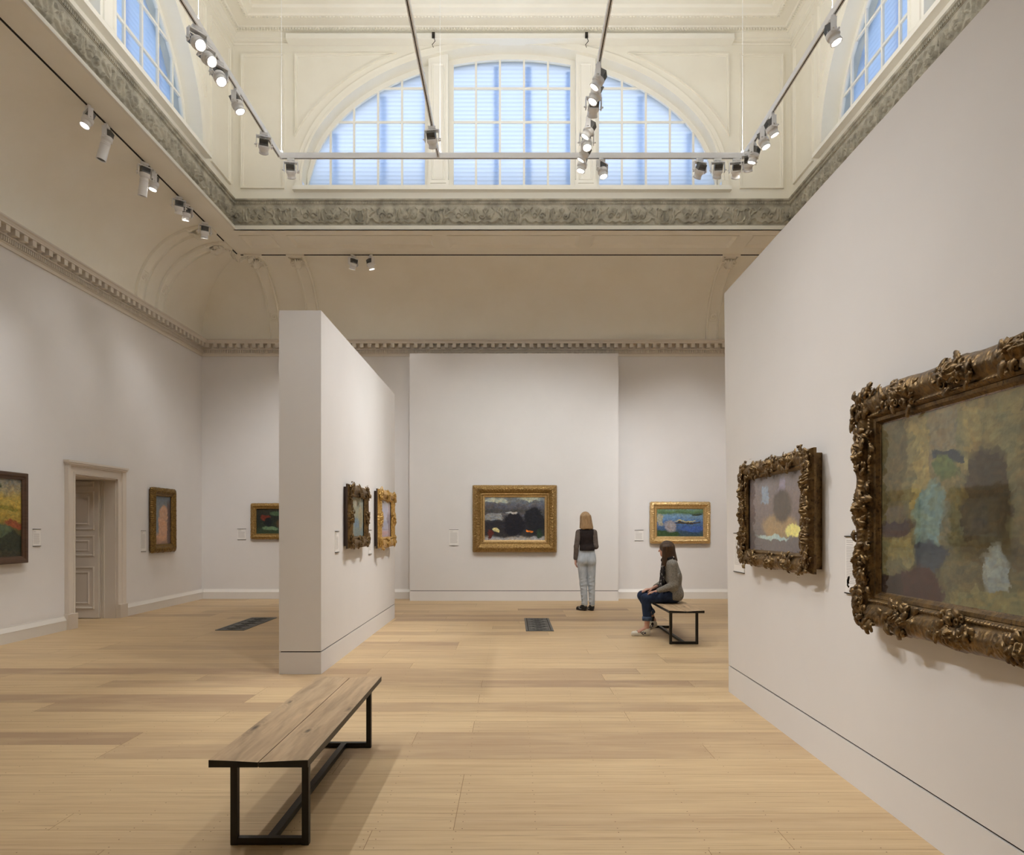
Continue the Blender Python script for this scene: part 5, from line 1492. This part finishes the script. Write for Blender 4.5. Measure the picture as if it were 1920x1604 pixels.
# dark inner top and scarf
sdfmesh('inner_top', [cap((2.235, 9.5, .62), (2.20, 9.5, .97), .112, .105, .03, ((1, 0, 0), 1.08))], .007, M['top_dark'], T, org, 1)
sf = [cap((2.165, 9.44, 1.055), (2.11, 9.5, 1.035), .032, .034, .02), cap((2.165, 9.57, 1.055), (2.11, 9.5, 1.035), .032, .034, .02), cap((2.215, 9.44, 1.06), (2.215, 9.57, 1.06), .032, .032, .02), cap((2.165, 9.44, 1.055), (2.215, 9.44, 1.06), .032, .032, .02), cap((2.165, 9.57, 1.055), (2.215, 9.57, 1.06), .032, .032, .02),
      cap((2.11, 9.465, 1.03), (2.095, 9.45, .86), .036, .038, .02, ((1, 0, 0), 1.9)), cap((2.095, 9.45, .86), (2.055, 9.44, .66), .038, .036, .02, ((1, 0, 0), 1.9)),
      cap((2.11, 9.535, 1.03), (2.095, 9.55, .86), .036, .038, .02, ((1, 0, 0), 1.9)), cap((2.095, 9.55, .86), (2.075, 9.56, .66), .038, .036, .02, ((1, 0, 0), 1.9)),
      cap((2.055, 9.43, .655), (2.13, 9.37, .635), .030, .032, .02, ((0, 0, 1), 1.7))]
sdfmesh('scarf', sf, .005, M['scarf'], T, org, 1)
# hair
hx, hy, hz = hc; rg = random.Random(12)
hair = [ell((hx + .012, hy - .004, hz + .026), (.104, .090, .098), .02)]
for i in range(15):
    a = R(-128 + i * 17)
    x0, y0 = hx + .012 + .07 * math.cos(a), hy + .070 * math.sin(a)
    bk = max(0, math.cos(a)); zt = .985 + .03 * bk + rg.uniform(-.02, .02) if math.cos(a) < .2 else 1.02 + rg.uniform(-.02, .02)
    x1, y1 = hx + .03 + (.075 + .03 * bk) * math.cos(a), hy + .082 * math.sin(a)
    hair.append(cap((x0, y0, hz + .03), (x1, y1, zt), .028, .020, .022))
hair += [cap((hx - .045, hy - .07, hz + .03), (hx - .062, hy - .078, .98), .026, .018, .02), cap((hx - .02, hy - .075, hz + .03), (hx - .035, hy - .085, .97), .026, .02, .02)]
sdfmesh('hair', hair, .005, M['hair_brown'], T, org, 1)
# shoes
p, s1 = shoe(T, org, (1.895, 9.38, 0), R(180), 0, .262, M['shoe_white'], M['sole'], 0)
p2, s2 = shoe(T, org, (2.055, 9.605, .105), R(180), 0, .25, M['shoe_white'], M['sole'], 0, pitch=R(-27))
sdfmesh('sock', [cap((1.975, 9.605, .14), (1.968, 9.605, .225), .042, .040, .01), cap((1.94, 9.6, .105), (1.975, 9.605, .14), .036, .042, .01)], .005, M['sock_black'], T, org, 1)
for pp, ss in ((p, s1), (p2, s2)):
    mb = MB(); o_ = Vector(org)
    for sd in (-1, 1):      # chevron and star on the side
        f_ = lambda a, g: tuple(pp(a, sd * .0425, g) - o_)
        mb.tube([f_(.095, .062), f_(.125, .042), f_(.095, .022)], .006, 6); mb.tube([f_(.122, .064), f_(.140, .050)], .005, 6)
        mb.tube([f_(.062, .044), f_(.088, .042)], .006, 6); mb.tube([f_(.075, .055), f_(.075, .030)], .005, 6)
    mb.build('side_emblem', M['navy'], ss)
    mb = MB()
    for i in range(4): mb.tube([tuple(pp(.125 + i * .018, -.02, .083 - i * .004) - o_), tuple(pp(.13 + i * .018, .02, .083 - i * .004) - o_)], .003, 5)
    mb.build('laces', M['navy'], ss)
